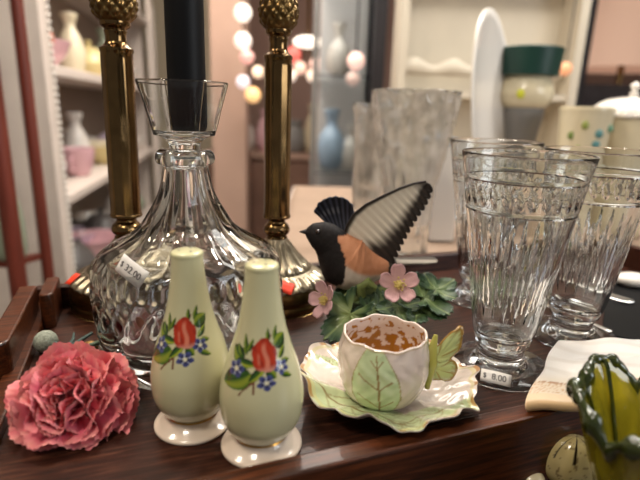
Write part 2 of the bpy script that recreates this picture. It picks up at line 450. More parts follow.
# ------------------------------------------------------------------ crystal decanter
dec = empty('decanter', (-.0990, .3560, 0))
tag(dec, 'wide-based clear cut-crystal decanter with flared stopper and 32.00 price sticker', 'decanter')
def dec_rf(th, z, r):
    k = 1.0
    if z > .080: # long flutes of shoulder and neck
        a = sstep(.080, .092, z) * sstep(.150, .143, z)
        k += a * .055 * (abs(math.sin(8 * th)) - .5)
    elif z > .066: # ring of small cuts round the shoulder
        a = sstep(.066, .069, z) * sstep(.080, .077, z)
        k += a * .022 * (abs(math.sin(26 * th)) - .5)
    else: # big swooping cuts on the body, with fine fan cuts under the shoulder
        a = sstep(.004, .012, z) * sstep(.066, .060, z)
        f = sstep(.036, .046, z)
        k += a * (.034 * (1 - .5 * f) * (abs(math.sin(5 * th + z * 26)) - .6) + f * (.020 * (abs(math.sin(16 * th + z * 130)) - .5) + .020 * (abs(math.sin(16 * th - z * 130)) - .5)))
    return k
outer = dense([(.0, .0035), (.045, .0035), (.055, .0002), (.0655, 0), (.0690, .003), (.0725, .013), (.0755, .030), (.0762, .052), (.0758, .066), (.0748, .0745), (.0715, .0815),
               (.0640, .0870), (.0545, .0915), (.0440, .0972), (.0355, .1035), (.0280, .1125), (.0225, .1215), (.0186, .131), (.0165, .141), (.0160, .1475),
               (.0198, .1490), (.0210, .1525), (.0200, .1565), (.0170, .1590), (.0120, .1592)], 6)
inner = dense([(.0115, .1588), (.0112, .150), (.0115, .140), (.0130, .129), (.0175, .117), (.0250, .106), (.0350, .0965), (.0470, .0885), (.0590, .0820), (.0650, .0740), (.0670, .05), (.0650, .028), (.057, .016), (.04, .0125), (.0, .0125)], 5)
SQ = lambda P: [(r * (1 - .085 * sstep(.118, .095, z)), z) for r, z in P]
outer, inner = SQ(outer), SQ(inner)
mb = MB(); mb.lathe(outer, 288, dec_rf)
mb.lathe([outer[-1]] + inner, 288)
mb.build('body', GLASS, dec, sharp=32)
# stopper: flared hollow cup shape with flat facets
st = MB()
ST_A = math.atan2(-.3520, .0999)
def st_rf(th, z, r):
    n = 8; a = (th - ST_A + PI / n) % (2 * PI / n) - PI / n
    s = sstep(.160, .168, z)
    return 1 + s * (math.cos(PI / n) / math.cos(a) - 1)
so = dense([(.0, .1450), (.0095, .1450), (.0105, .1565), (.0105, .1565), (.0112, .1620), (.0150, .1665), (.0225, .1690), (.0225, .1690), (.0248, .1760), (.0248, .1760), (.0286, .1900), (.0330, .2040), (.0330, .2040), (.0323, .2052), (.0314, .2052)], 3)
si = dense([(.0314, .2052), (.0308, .2030), (.0268, .1890), (.0230, .1765), (.0200, .1716), (.0, .1710)], 3)
st.lathe(so, 80, st_rf); st.lathe(si, 80, st_rf)
st.build('stopper', GLASS, dec, sharp=22)
def sticker(parent, centre, normal, w, h, spin, m, text=None, size=.004, bend=None):
    mb = MB(); e = facing(normal, spin=spin); R = e.to_matrix()
    nn = 8
    def fn(a, b):
        x = (a - .5) * w; y = (b - .5) * h
        z = -(x * x) / (2 * bend) if bend else 0
        return Vector(centre) + R @ Vector((x, y, z))
    mb.grid(nn, 4, fn)
    s = mb.build('price_sticker', m, parent); q = s.modifiers.new('t', 'SOLIDIFY'); q.thickness = .0002; q.offset = 1
    if text:
        for k, (tx, dx, sz) in enumerate(text):
            lettering('price_lettering', tx, size * sz, INK, s, Vector(centre) + R @ Vector((dx, 0, .00045 - (dx * dx / (2 * bend) if bend else 0))), e)
    return s
# sticker faces the camera side of the shoulder
dc = Vector((-.0990, .3560, 0))
tp = at(131, 271, .2965) - dc
nrm = Vector((tp.x, tp.y, 0)).normalized() + Vector((0, 0, .35))
sticker(dec, tp, nrm, .0235, .0125, math.radians(-24), TAGM, [('$', -.0086, .8), ('32.00', .0018, 1.0)], .0064, bend=.075)

# ------------------------------------------------------------------ brass candlesticks and black candle
def stick(label, loc, rxy, rz):
    t = empty('candlestick', loc, rz); tag(t, label, 'candlestick', 'tall brass candlesticks'); t.scale = (rxy, rxy, 1)
    base_lo = dense([(.0, .001), (.045, 0), (.0495, .001), (.0500, .006), (.0487, .009), (.0500, .012), (.0496, .018), (.0483, .0225)], 4)
    MB().lathe(base_lo, 96).build('base_plinth', BRASS2, t)
    bp = dense([(.0483, .0225), (.0487, .0250), (.0460, .0285), (.0410, .0320), (.0370, .0345), (.0370, .0345), (.0345, .0355), (.0330, .0385), (.0260, .0450), (.0190, .0530), (.0135, .0610), (.0105, .0655)], 6)
    def rfb(th, z, r):
        if z < .0340: return 1 + .035 * sstep(.0225, .026, z) * math.cos(26 * th)
        if z < .0385: return 1 + .012 * math.cos(44 * th)
        return 1 + .055 * math.cos(18 * th) * sstep(.0385, .042, z) * sstep(.0655, .058, z)
    MB().lathe(bp, 288, rfb).build('fluted_base', PEWTER, t)
    kn = dense([(.0100, .0650), (.0108, .0665), (.0095, .0680), (.0118, .0705), (.0130, .0740), (.0118, .0780), (.0088, .0815), (.0085, .0835), (.0100, .0850), (.0132, .0862), (.0134, .0885), (.0130, .0890)], 5)
    MB().lathe(kn, 64).build('knop', BRASS, t)
    co = [(.0128, .0890)] + [(.0126, .0890 + k * .0072) for k in range(1, 20)] + [(.0124, .2310), (.0131, .2320), (.0131, .2345), (.0124, .2352)]
    def rfc(th, z, r):
        s = sstep(.0890, .0935, z) * sstep(.2300, .2250, z)
        return 1 - .03 * s * (abs(math.cos(5 * th)) ** 2)
    MB().lathe(co, 168, rfc).build('column', BRASS, t)
    ne = dense([(.0124, .2352), (.0100, .2372), (.0084, .2400), (.0082, .2450), (.0090, .2485), (.0085, .2500), (.0112, .2525), (.0118, .2545), (.0118, .2560)], 5)
    MB().lathe(ne, 64).build('neck_ring', BRASS, t)
    pi_ = dense([(.0118, .2560), (.0152, .2605), (.0172, .2680), (.0168, .2760), (.0145, .2850), (.0120, .2905), (.0125, .2935), (.0150, .2950), (.0150, .2980), (.0110, .2985), (.0110, .2900), (.0, .2900)], 8)
    def rfp(th, z, r):
        s = sstep(.2560, .2590, z) * sstep(.2900, .2870, z)
        w = abs(math.sin(6 * th + z * 300)) * abs(math.sin(6 * th - z * 300))
        return 1 + s * .11 * (w - .35)
    MB().lathe(pi_, 168, rfp).build('pineapple_socket', BRASS2, t)
    return t
pl_ = Vector((-.1850, .4520, 0)); pr_ = Vector((-.0430, .4680, 0))
cs1 = stick('tall brass candlestick on the left, beside the decanter and black candle', pl_, 1.08, .2)
cs1.rotation_euler[1] = math.radians(.7)
cs2 = stick('tall brass candlestick standing between the decanter and the bird figurine', pr_, 1.0, .9)
sp = at(85, 300, .415) - pl_
def red_sticker(t, q, R_):
    d = Matrix.Rotation(-t.rotation_euler.z, 3, 'Z') @ q.normalized()
    sticker(t, Vector((d.x * .0462, d.y * .0462, .0300)), Vector((d.x * .62, d.y * .62, .80)), .0125, .0125, R_, REDTAG)
red_sticker(cs1, Vector((-.86, -.50, 0)), math.radians(20))
red_sticker(cs2, Vector((.30, -.95, 0)), math.radians(-28))

cd = empty('candle', (-.0961, .3560, .1714)); tag(cd, 'black taper candle standing in the flared stopper of the decanter', 'candle')
MB().lathe(dense([(.0, .0), (.0090, .0), (.0118, .0025), (.0128, .008), (.0130, .03), (.0127, .15), (.0120, .25), (.0095, .255), (.0, .253)], 4), 48).build('wax_body', BLACKWAX, cd)
MB().tube([(0, 0, .252), (.0005, 0, .258), (.002, 0, .264)], .0009, 8).build('wick', INK, cd)

# ------------------------------------------------------------------ pink carnation
fl = empty('carnation', (0, 0, 0)); tag(fl, 'pink ruffled artificial carnation lying in the front left tray corner', 'flower')
FC = at(76, 404, .262)
axis = (Vector((0.12, -.70, .71))).normalized()
ax_x = Vector((0, 0, 1)).cross(axis).normalized(); ax_y = axis.cross(ax_x)
FR = Matrix((ax_x, ax_y, axis)).transposed()
def petal_mesh(seed, edge):
    r_ = random.Random(seed); ph = [r_.uniform(0, 6.3) for _ in range(5)]
    mb = MB()
    def fn(a, b):
        w = (a - .5) * 2
        wid = .20 + .80 * b ** .75
        ang = w * .92 * wid
        rr = b * (1 - .10 * w * w + .050 * b * math.sin(w * 7 + ph[0]) + .013 * b ** 5 * math.sin(w * 58 + ph[1]))
        z = b * b * (.13 * math.sin(w * 5.0 + ph[2]) + .05 * math.sin(w * 11 + ph[3])) + .22 * b * b - .05 * b + .12 * w * w * b
        return Vector((rr * math.sin(ang), rr * math.cos(ang), z))
    base, mid, ed = lin((176, 44, 78)), lin((218, 88, 112)), lin((236, 158, 148))
    def paint(a, b):
        w = (a - .5) * 2
        c = mixc(base, mid, sstep(.1, .65, b)); c = mixc(c, ed, sstep(.80, 1.0, b) * (.75 + .25 * math.sin(w * 20 + ph[4])) * edge)
        st_ = .5 + .5 * math.sin(w * 38 + ph[3])
        return mixc(c, lin((238, 140, 148)), .22 * st_ * sstep(.3, .8, b))
    mb.grid(73, 15, fn, paint=paint)
    return mb.mesh('petal', sharp=None)
PM = [petal_mesh(k, e) for k, e in ((1, 1), (2, .8), (3, 1), (4, .6), (5, .9), (6, 1))]
def put_petal(k, az, tilt, ln, off, roll=0.0, zs=1.0):
    o = bpy.data.objects.new('petal', PM[k % len(PM)]); COL.objects.link(o); o.parent = fl
    # petal local: y outwards, z face normal; tilt 0 = flat outwards, 90 deg = along bloom axis
    R = FR @ Matrix.Rotation(az, 3, 'Z') @ Matrix.Rotation(tilt, 3, 'X') @ Matrix.Rotation(roll, 3, 'Y')
    S = Matrix.Diagonal((ln, ln, ln * zs)).to_3x3()
    M_ = (R @ S).to_4x4(); M_.translation = FC + axis * off
    o.matrix_local = M_
    return o
for m_ in PM: m_.materials.append(PETALM)
pr_n = random.Random(11); k = 0
for n, tilt, ln, off in ((9, -10, .0395, -.006), (9, 8, .0390, -.003), (8, 25, .0365, -.001), (8, 40, .0345, .001), (8, 54, .0315, .002), (7, 67, .0285, .003), (6, 79, .0255, .003), (4, 88, .024, .002)):
    for i in range(n):
        put_petal(k, 2 * PI * (i + pr_n.uniform(-.25, .25)) / n + tilt * .05, math.radians(tilt + pr_n.uniform(-7, 7)), ln * .90 * pr_n.uniform(.9, 1.06), off, pr_n.uniform(-.35, .35), pr_n.uniform(.8, 1.4)); k += 1
for m_ in PM:
    pass
GREENST = mat('faded_green_stem', (86, 98, 80), rough=.7, var=.2, vscale=200)
sb = MB(); sp0 = FC - axis * .004
sb.tube([sp0, sp0 - axis * .016 + Vector((.006, .004, .004)), on(88, 347, .012), on(104, 340, .010), on(112, 336, .010)], [.005, .004, .0022, .002, .002], 10)
sb.build('stem', GREENST, fl)
ca = MB().lathe([(.0, -.024), (.004, -.022), (.0065, -.014), (.0085, -.004), (.011, .001)], 20)
for i, v in enumerate(ca.v): ca.v[i] = tuple(FC + FR @ Vector(v))
ca.build('calyx', GREENST, fl)

spg = empty('berry_sprig', on(47, 352, 0)); tag(spg, 'grey-green frosted berry sprig lying behind the pink carnation', 'sprig')
b0 = on(47, 352, 0)
def loc_(px, py, z): return on(px, py, z) - b0
bk = MB(); bk.ball((0, 0, .0088), .0088, 24, fn=lambda d: 1 + .05 * vnoise(d.x * 5, d.y * 5, d.z * 5))
bk.build('berry', mat('frosted_grey_berry', (150, 156, 142), rough=.8, var=.3, vscale=500, bump=.8, bscale=900), spg)
bs = MB(); bs.tube([Vector((.006, 0, .009)), loc_(62, 352, .006), loc_(78, 342, .007), loc_(92, 333, .008)], [.0022, .0018, .0016, .0013], 8)
bs.tube([loc_(66, 350, .006), loc_(73, 340, .009), loc_(74, 333, .012)], [.0017, .0014, .0008], 8)
bs.tube([loc_(70, 347, .006), loc_(80, 349, .006), loc_(94, 342, .006)], [.0017, .0014, .0008], 8)
bs.build('twig', mat('grey_green_twig', (72, 88, 84), rough=.75, var=.25, vscale=200), spg)
nut = MB(); q = on(91, 354, 0); nut.ball((q.x, q.y, .0055), .0055, 20, sc_=(1.1, 1, 1)); no = nut.build('wooden_bead', mat('gilded_brown_bead', (150, 112, 62), rough=.4, metal=.4, var=.2, vscale=200))
tag(no, 'small brown gilded bead between the carnation and the decanter', 'bead')

# ------------------------------------------------------------------ bird figurine
bird = empty('bird_figurine', (.0400, .4200, 0)); tag(bird, 'porcelain towhee bird figurine with raised wing on pink blossoms and leaves', 'figurine')
def B(px, py, d=0.0):   # figurine measurements -> its own frame (metres)
    q = at(px, py, .42 + d); return Vector((q.x - .04, d, q.z))
HOOD, HOOD2 = lin((22, 20, 21)), lin((42, 37, 37))
FLANK, BELLY = lin((200, 142, 108)), lin((212, 202, 192))
# continuous body: ellipses along the spine from face to tail tip
SP = [(306.5, 229.5, 3.5, 3.5, -10), (311, 230, 9, 8, -9.5), (318, 232.5, 13.5, 12, -8.5), (325, 236, 16, 14, -7), (331, 242, 18, 16, -5), (337, 250, 22, 20, -3.5), (344, 259, 27, 24, -1.5),
      (352, 264, 26, 25, 0), (361, 266, 24, 23, 1), (371, 266.5, 17, 17, 2), (380, 266, 12.0, 13, 3), (388, 264.5, 8.0, 10, 4), (394, 263.5, 5, 8, 4.5), (400, 263, 3.2, 8, 5), (412, 262.6, 2.6, 9, 5.5), (426, 262.3, 2.2, 10, 6), (436, 262, 1.8, 9, 6.5), (439, 262, .6, 3, 6.6)]
TL_ = [0]
for a_, b_ in zip(SP, SP[1:]): TL_.append(TL_[-1] + math.hypot(a_[0] - b_[0], a_[1] - b_[1]))
spx = [np.array(TL_)] + [np.array([s_[i] for s_ in SP]) for i in range(5)]
def spine(t):
    q = t * TL_[-1]
    return [float(np.interp(q, spx[0], spx[i])) for i in range(1, 6)]
def bodyf(a, b):
    x, y, rv, rd, d = spine(b); x2, y2, *_ = spine(min(b + .03, 1)); x1, y1, *_ = spine(max(b - .03, 0))
    tx, ty = x2 - x1, y2 - y1; l = math.hypot(tx, ty) or 1; nx, ny = -ty / l, tx / l
    g = 2 * PI * a; cz, sy = math.cos(g), math.sin(g)
    rough_ = 1 + (.018 * vnoise(x * .3, y * .3, g * 3) if b < .7 else 0)
    px, py = x + nx * rv * cz * rough_, y + ny * rv * cz * rough_
    dd = (sy * rd + d * 1.0) * .00091 * rough_
    P_ = B(px, py, 0); P_.y = dd
    return P_
PXY = {}
def body_paint(a, b):
    x, y, rv, rd, d = spine(b); x2, y2, *_ = spine(min(b + .03, 1)); x1, y1, *_ = spine(max(b - .03, 0))
    tx, ty = x2 - x1, y2 - y1; l = math.hypot(tx, ty) or 1
    px, py = x - ty / l * rv * math.cos(2 * PI * a), y + tx / l * rv * math.cos(2 * PI * a); P_ = bodyf(a, b)
    if px > 388:
        return mixc(lin((74, 68, 62)), lin((150, 142, 132)), sstep(.0015, .006, -P_.y + .0055) if px > 396 else 0)
    hood_edge = float(np.interp(py, [220, 234, 250, 268, 278, 286], [336, 337, 344, 344, 341, 330]))
    if px < hood_edge + .5 * math.sin(py * .9): return mixc(HOOD, HOOD2, .5 + .5 * vnoise(px * .4, py * .4))
    fl_lo = float(np.interp(px, [336, 345, 356, 370, 384], [250, 258, 266, 271, 272]))
    c = mixc(BELLY, lin((178, 160, 146)), .3 + .4 * vnoise(px * .2, py * .2))
    c = mixc(mixc(FLANK, lin((182, 120, 86)), .4 + .5 * vnoise(px * .25, py * .25)), c, sstep(-2.5, 2.5, py - fl_lo))
    if py < 232: c = HOOD
    return c
mb = MB(); mb.grid(72, 130, bodyf, wrap=True, paint=body_paint)
mb.build('body', MATTEPAINT, bird, sharp=None)
bk = MB()
def beakf(a, b):
    g = 2 * PI * a; r = (1 - b) ** .8 * 4.0 + .05
    P_ = B(309.5 - 10 * b, 229.5 - .6 * b + math.cos(g) * r * .9); P_.y = (-9.8 + math.sin(g) * r * .8 - b * 1.5) * 0.00091; return P_
bk.grid(20, 10, beakf, wrap=True); bk.build('beak', mat('dark_horn_beak', (38, 34, 34), rough=.45), bird)
for sgn in (-1, 1):
    ey = MB(); e_ = B(318, 227); e_.y = (-8.5 + sgn * 10.6) * 0.00091; ey.ball(e_, .0021, 16); ey.build('eye', mat('dark_red_glass_eye', (36, 18, 16), rough=.1, coat=1), bird)
def wing(name, lead, trail, n_scal, depth_a, depth_b, paint, th=.0016, scal=3.2, camber=4):
    la = np.array(lead, float); tr = np.array(trail, float)
    def ev(arr, s):
        d = np.r_[0, np.cumsum(np.hypot(*np.diff(arr, axis=0).T))]; d /= d[-1]
        return np.array([np.interp(s, d, arr[:, 0]), np.interp(s, d, arr[:, 1])])
    def fn(s, v):
        A_, T_ = ev(la, s), ev(tr, s)
        dr = T_ - A_; L_ = np.hypot(*dr) + 1e-6
        sc_ = scal * (abs(math.sin(PI * s * n_scal)) ** .6 - .6) * sstep(.75, 1, v)
        q = A_ + dr * v + dr / L_ * sc_
        P_ = B(*q); ridge = .05 * math.sin(s * n_scal * 2 * PI) * sstep(.1, .35, v)
        P_.y = (depth_a + (depth_b - depth_a) * s + camber * math.sin(PI * v) + ridge) * 0.00091
        return P_
    mb = MB(); mb.grid(max(n_scal * 8, 60), 40, fn, paint=paint)
    o = mb.build(name, MATTEPAINT, bird, sharp=None)
    sd = o.modifiers.new('thickness', 'SOLIDIFY'); sd.thickness = th; sd.offset = 0
    return o
NS = 15
WD, WDB, WP = lin((38, 31, 28)), lin((92, 76, 62)), lin((226, 216, 200))
def near_paint(s, v):
    f = (s * NS) % 1
    streak = sstep(.30, .12, abs(f - .5)) 
    pale = mixc(mixc(WP, lin((206, 192, 172)), .5 * (1 - streak)), WDB, .28 * sstep(.2, .6, v) * (1 - streak))
    dark = mixc(WD, WDB, .25 * streak * sstep(1.0, .7, v))
    c = pale
    reach = float(np.interp(s, [0, .12, .2, .5, .8, 1], [.55, .50, .66, .74, .60, .25])) + .03 * (streak - .5)
    c = mixc(c, dark, sstep(reach - .16, reach + .14, v))
    c = mixc(c, WD, sstep(.10, .04, v))
    c = mixc(c, WD, .8 * sstep(.80, .97, s))
    return c
wing('raised_wing', [(343, 234), (346, 224), (353, 213), (365, 204), (382, 196), (400, 188.5), (415, 184), (428, 182.5)],
     [(380, 269), (389, 266), (396, 254), (402, 242), (409, 230), (418, 217), (426, 206), (431, 196), (433.5, 188)], NS, -6, 8, near_paint, scal=6)
def far_paint(s, v):
    f = (s * 9) % 1
    c = mixc(lin((26, 28, 36)), lin((56, 60, 74)), sstep(.35, .1, abs(f - .5)))
    return mixc(c, lin((120, 122, 130)), .65 * sstep(.45, .55, v) * sstep(.75, .62, v) * sstep(.35, .55, s) * sstep(.3, .1, abs(f - .5)))
wing('folded_wing', [(356, 236), (353, 236), (349, 236), (344, 236), (338, 235), (330, 233)],
     [(355, 219), (353, 208), (346, 202), (336, 200), (327, 202), (318.5, 207), (313.5, 217)], 9, 16, 22, far_paint, scal=1.2)
# leaves, blossoms, branch
LEAFM = mat('painted_leaf', rough=.5, coat=.15, attr='Col')
def leaf_geo(centre, nrm, spin, size, lobes=5, light=0.0, cup=.18, spread=1.35):
    R = facing(nrm, spin=spin).to_matrix(); mb = MB()
    def fn(a, b):
        g = (a - .5) * 2 * PI * .86
        lob = .50 + .50 * abs(math.cos(g * lobes / 2 / .86 / spread * 1.0)) ** .7
        ser = 1 + .11 * (abs(((g * 5.5) % 1) - .5) * 2 - .5) * sstep(.55, 1, b)
        r = b * size * lob * ser * (1 - .22 * abs(g) / PI)
        z = size * (cup * b * b + .05 * math.cos(g * lobes * 1.0) * b + .04 * vnoise(g * 2 + size * 90, b * 3))
        return Vector(centre) + R @ Vector((r * math.sin(g), r * math.cos(g), z))
    D, M_, Y_ = lin((24, 46, 30)), lin((52, 84, 46)), lin((146, 160, 98))
    def paint(a, b):
        g = (a - .5) * 2 * PI * .86
        rib = abs(math.sin(g * lobes / 2 / .86 / spread)) 
        c = mixc(M_, D, .55 * sstep(.25, 1, b) + .3 * vnoise(g * 4, b * 5, size * 100))
        c = mixc(c, Y_, (.30 + .5 * light) * sstep(.95, .1, b)); c = mixc(c, Y_, .75 * sstep(.14, .04, rib) * (1 - .4 * b))
        return tuple(max(q, 0.003) for q in c)
    mb.grid(181, 16, fn, paint=paint)
    return mb
for (px, py, d, n_, spin, size, lb, lt) in [(350, 308, -.034, (-.25, -.8, .65), 2.6, .030, 5, .8), (372, 305, -.026, (.0, -.6, .8), 3.4, .020, 5, .15), (397, 301, -.022, (.1, -.5, .85), 3.3, .024, 5, .1),
                                           (425, 292, -.012, (.2, -.35, .9), 4.75, .030, 5, .1), (418, 302, -.020, (.1, -.4, .9), 4.1, .026, 5, .05), (436, 284, -.004, (.1, -.3, .9), 5.0, .022, 5, .1), (384, 296, -.012, (0, -.5, .8), 2.9, .022, 5, .2), (352, 296, -.01, (-.1, -.5, .8), 2.2, .022, 5, .4)]:
    c = B(px, py + 6, d); o = leaf_geo(c, n_, spin, size, lb, lt).build('leaf', LEAFM, bird, sharp=None)
    sd = o.modifiers.new('thickness', 'SOLIDIFY'); sd.thickness = .0010; sd.offset = 0
def blossom(px, py, d, nrm, size, spin):
    c = B(px, py, d); R = facing(nrm, spin=spin).to_matrix(); mb = MB()
    for k in range(5):
        g0 = k * 2 * PI / 5
        def fn(a, b):
            w = (a - .5) * 2; g = g0 + w * .70 * (1 - .25 * b * b) 
            r = size * b * (1 - .28 * abs(w) ** 2.5 + .05 * (w * w < .04) * -1)
            z = size * (.38 * b * b - .10 * w * w * b + .03 * ((k % 2) * 2 - 1) * w * b)
            return c + R @ Vector((r * math.cos(g), r * math.sin(g), z))
        def paint(a, b): 
            cc = mixc(lin((190, 156, 144)), lin((204, 164, 166)), sstep(.15, .5, b)); return mixc(cc, lin((166, 124, 130)), .4 * sstep(.85, 1, b) + .15 * abs(math.sin(a * 20)))
        mb.grid(15, 10, fn, paint=paint)
    o = mb.build('blossom', MATTEPAINT, bird, sharp=None); sd = o.modifiers.new('thickness', 'SOLIDIFY'); sd.thickness = .0008; sd.offset = 0
    ce = MB()
    ce.ball(c + R @ Vector((0, 0, size * .12)), size * .2, 14, mi=0)
    for k in range(14):
        g = k * 2.4; rr = size * (.16 + .16 * (k % 3) / 2)
        ce.ball(c + R @ Vector((rr * math.cos(g), rr * math.sin(g), size * .26)), size * .055, 8)
    ce.build('blossom_centre', mat('pale_yellow_stamens', (190, 168, 96), rough=.7), o)
blossom(398, 285, -.026, (.05, -.86, .5), .0175, .35)
blossom(326, 300, -.034, (-.75, -.55, .3), .0165, .9)
BRN = mat('painted_branch', (112, 124, 70), rough=.6, var=.25, vscale=150)
br = MB(); br.tube([B(342, 312, -.012), B(350, 300, -.008), B(362, 293, -.004), B(376, 290, 0), B(392, 292, .0)], [.005, .0055, .006, .0055, .004], 12)
br.tube([B(338, 306, -.022), B(346, 296, -.016), B(356, 290, -.008)], [.0022, .0025, .003], 10)
br.tube([B(362, 296, -.014), B(360, 286, -.016), B(368, 282, -.016), B(376, 288, -.016)], [.004, .005, .0045, .002], 12)
br.tube([B(360, 292, -.004), B(356, 284, -.002)], [.002, .002], 8); br.tube([B(370, 292, -.002), B(366, 284, .002)], [.002, .002], 8)
br.build('branch', BRN, bird)
bb = MB()
bb.ball((.004, -.004, .012), .03, 32, sc_=(1.25, .8, .42), fn=lambda d: 1 + .12 * vnoise(d.x * 3, d.y * 3, d.z * 3)); bb.lathe([(.0, 0), (.030, 0), (.030, .006), (.0, .007)], 32)
bb.build('mossy_base', mat('dark_mossy_bisque', (54, 62, 40), rough=.8, var=.3, vscale=120, bump=.6, bscale=150), bird)

# ------------------------------------------------------------------ teacup and saucer
sauc = empty('saucer', (.0505, .3010, 0)); sauc.scale = (.965, .965, 1); tag(sauc, 'leaf-shaped pearly saucer with green leaves and gold edge under the teacup', 'saucer')
angF = -PI / 2
def sc_rf(th, z, r):
    b = min(r / .0615, 1)
    lob = 1 + b * b * (.045 * math.sin(7 * th + .5) + .022 * math.sin(17 * th) + .012 * math.sin(31 * th + 1))
    tip = math.exp(-(((th - (PI * 1.10) + PI) % (2 * PI) - PI) / .17) ** 2)
    lob += b ** 3 * .09 * tip
    h = b ** 3 * (.0030 * math.sin(7 * th + 2) + .0016 * math.sin(13 * th) + .006 * tip) 
    rel = .0003 * b * math.sin(26 * th + 3 * math.sin(r * 220)) * math.sin(r * 420)
    return (lob, h + rel)
GR, PK, GDC = lin((184, 200, 152)), lin((222, 208, 200)), lin((150, 100, 40))
def sauc_paint(th, z, r):
    b = r / .0615; d = ((th - angF + PI) % (2 * PI)) - PI   # 0 = toward the viewer, + = to the right
    c = mixc(PK, lin((206, 196, 184)), .5 + .5 * vnoise(math.cos(th) * b * 5, math.sin(th) * b * 5))
    # two leaves: front left to left tip, and a slim one along the front right edge
    x, y = b * math.sin(d), b * math.cos(d)         # x right, y toward viewer
    vein = 0; g = 0
    for (ax, ay, bx, by, w) in ((.25, .95, -1.05, .18, .34), (-.1, .82, .95, .42, .20), (-.35, -.35, -1.0, -.35, .05)):
        q = leafshape((x, y), (ax, ay), (bx, by), w)
        if q:
            g = max(g, sstep(1.0, .8, abs(q[1])))
            if abs(q[1]) < .06: vein = 1
            fr = (q[0] * 5.5 + abs(q[1]) * .9) % 1
            if fr < .09 and abs(q[1]) < .85: vein = max(vein, .75)
            if abs(q[1]) > .93: vein = max(vein, .5)
    c = mixc(c, GR, .9 * g); c = mixc(c, lin((128, 100, 54)), .75 * vein)
    if b > .965: c = mixc(c, lin((168, 116, 44)), .8 * sstep(-.2, .35, math.sin(th * 23) + .5 * math.sin(th * 9)))
    elif b > .92: c = mixc(c, lin((204, 196, 130)), .5)
    return c
up_ = dense([(.0, .0055), (.015, .0052), (.024, .0055), (.034, .0078), (.046, .0112), (.056, .0152), (.0615, .0180)], 16)
dn_ = dense([(.0615, .0180), (.0610, .0166), (.055, .0125), (.045, .0084), (.034, .0048), (.026, .0022), (.026, .0022), (.0255, .0002), (.0225, 0), (.022, .0022), (.0, .0028)], 4)
mb = MB(); mb.lathe(up_, 260, sc_rf, paint=sauc_paint, flip=True)
mb.v = mb.v[::1]
def dn_rf(th, z, r): return sc_rf(th, z, r) if r > .0262 else 1.0
mb.lathe(dn_, 260, dn_rf, paint=lambda th, z, r: lin((214, 202, 194)), flip=True)
mb.build('dish', PEARL, sauc, sharp=None, weld=1e-5)

cup = empty('teacup', (.0440, .2905, .0052)); tag(cup, 'small pearly leaf-moulded teacup with a yellow-green butterfly handle', 'teacup')
def cup_rf(th, z, r):
    d = ((th - angF + PI) % (2 * PI)) - PI
    s = sstep(.003, .02, z)
    k = 1 + s * (.012 * math.sin(5 * th + 1) + .012 * vnoise(math.cos(th) * 4, math.sin(th) * 4, z * 120) + .007 * math.sin(18 * th + 4 * math.sin(z * 160)))
    inl = cup_leaf(d, z)
    if inl: k += .012 * (1 - abs(inl[1])) ** .5 + .006
    h = sstep(.04, .058, z) * (.0009 * math.sin(5 * th) + .0006 * math.sin(11 * th + 1))
    return (k, h)
def cup_leaf(d, z):
    # front leaf: d angle, z height
    x = d * .029; return leafshape((x * 1000, z * 1000), (-5.5, -9), (-10.5, 66), 16.0) 
def cup_paint(th, z, r):
    d = ((th - angF + PI) % (2 * PI)) - PI
    c = mixc(lin((224, 208, 198)), lin((206, 186, 174)), .5 + .6 * vnoise(math.cos(th) * 3, math.sin(th) * 3, z * 70))
    q = cup_leaf(d, z)
    if q:
        t, s = q
        c = mixc(lin((186, 204, 154)), lin((210, 220, 180)), .5 + .7 * vnoise(d * 6, z * 200))
        v = 0
        if abs(s + .15) < .045 and t < .86: v = 1
        fr = (t * 4.2 - abs(s + .15) * .75) % 1
        if fr < .085 and abs(s) < .72 and .08 < t < .8: v = max(v, .85)
        if abs(s) > .93: v = .8
        c = mixc(c, lin((140, 100, 46)), .85 * v)
    # green leaf wrapped round the handle side
    q2 = leafshape(((d - 1.45) * 29, z * 1000), (0, 0), (0, 60), 7)
    if q2:
        c = mixc(lin((178, 196, 140)), lin((146, 118, 50)), .8 * sstep(.75, .95, abs(q2[1])))
    if z > .0572: c = mixc(c, lin((186, 150, 92)), .45)
    return c
ZC = .80
zo = dense([(.0, .0015), (.0145, .0015), (.0150, 0), (.0172, 0), (.0182, .0022), (.0226, .0055), (.0262, .0120), (.0288, .0215), (.0299, .0335), (.0293, .0440), (.0279, .0525), (.0270, .0585)], 14)
mb = MB(); mb.lathe(zo, 260, cup_rf, paint=cup_paint)
rim_rf = lambda th, z, r: cup_rf(th, z, r)
zi = dense([(.0270, .0585), (.0262, .0592), (.0254, .0580), (.0258, .0520), (.0268, .0430), (.0268, .032), (.0250, .020), (.020, .0100), (.012, .0065), (.0, .0058)], 8)
def in_paint(th, z, r):
    n = vnoise(math.cos(th) * 5.0, math.sin(th) * 5.0, z * 230) + .5 * vnoise(math.cos(th) * 9, math.sin(th) * 9, z * 400)
    g = sstep(-.02, .10, n - .28 + sstep(.058, .030, z) * .55)
    if z > .0570: g = 0
    return mixc(lin((222, 206, 196)), lin((160, 104, 28)), g)
mb.lathe(zi, 260, lambda th, z, r: (1 + .012 * math.sin(5 * th + 1) * sstep(.003, .02, z), sstep(.04, .058, z) * (.0009 * math.sin(5 * th) + .0006 * math.sin(11 * th + 1))), paint=in_paint)
mb.build('bowl', PEARL, cup, sharp=None, weld=1e-4)
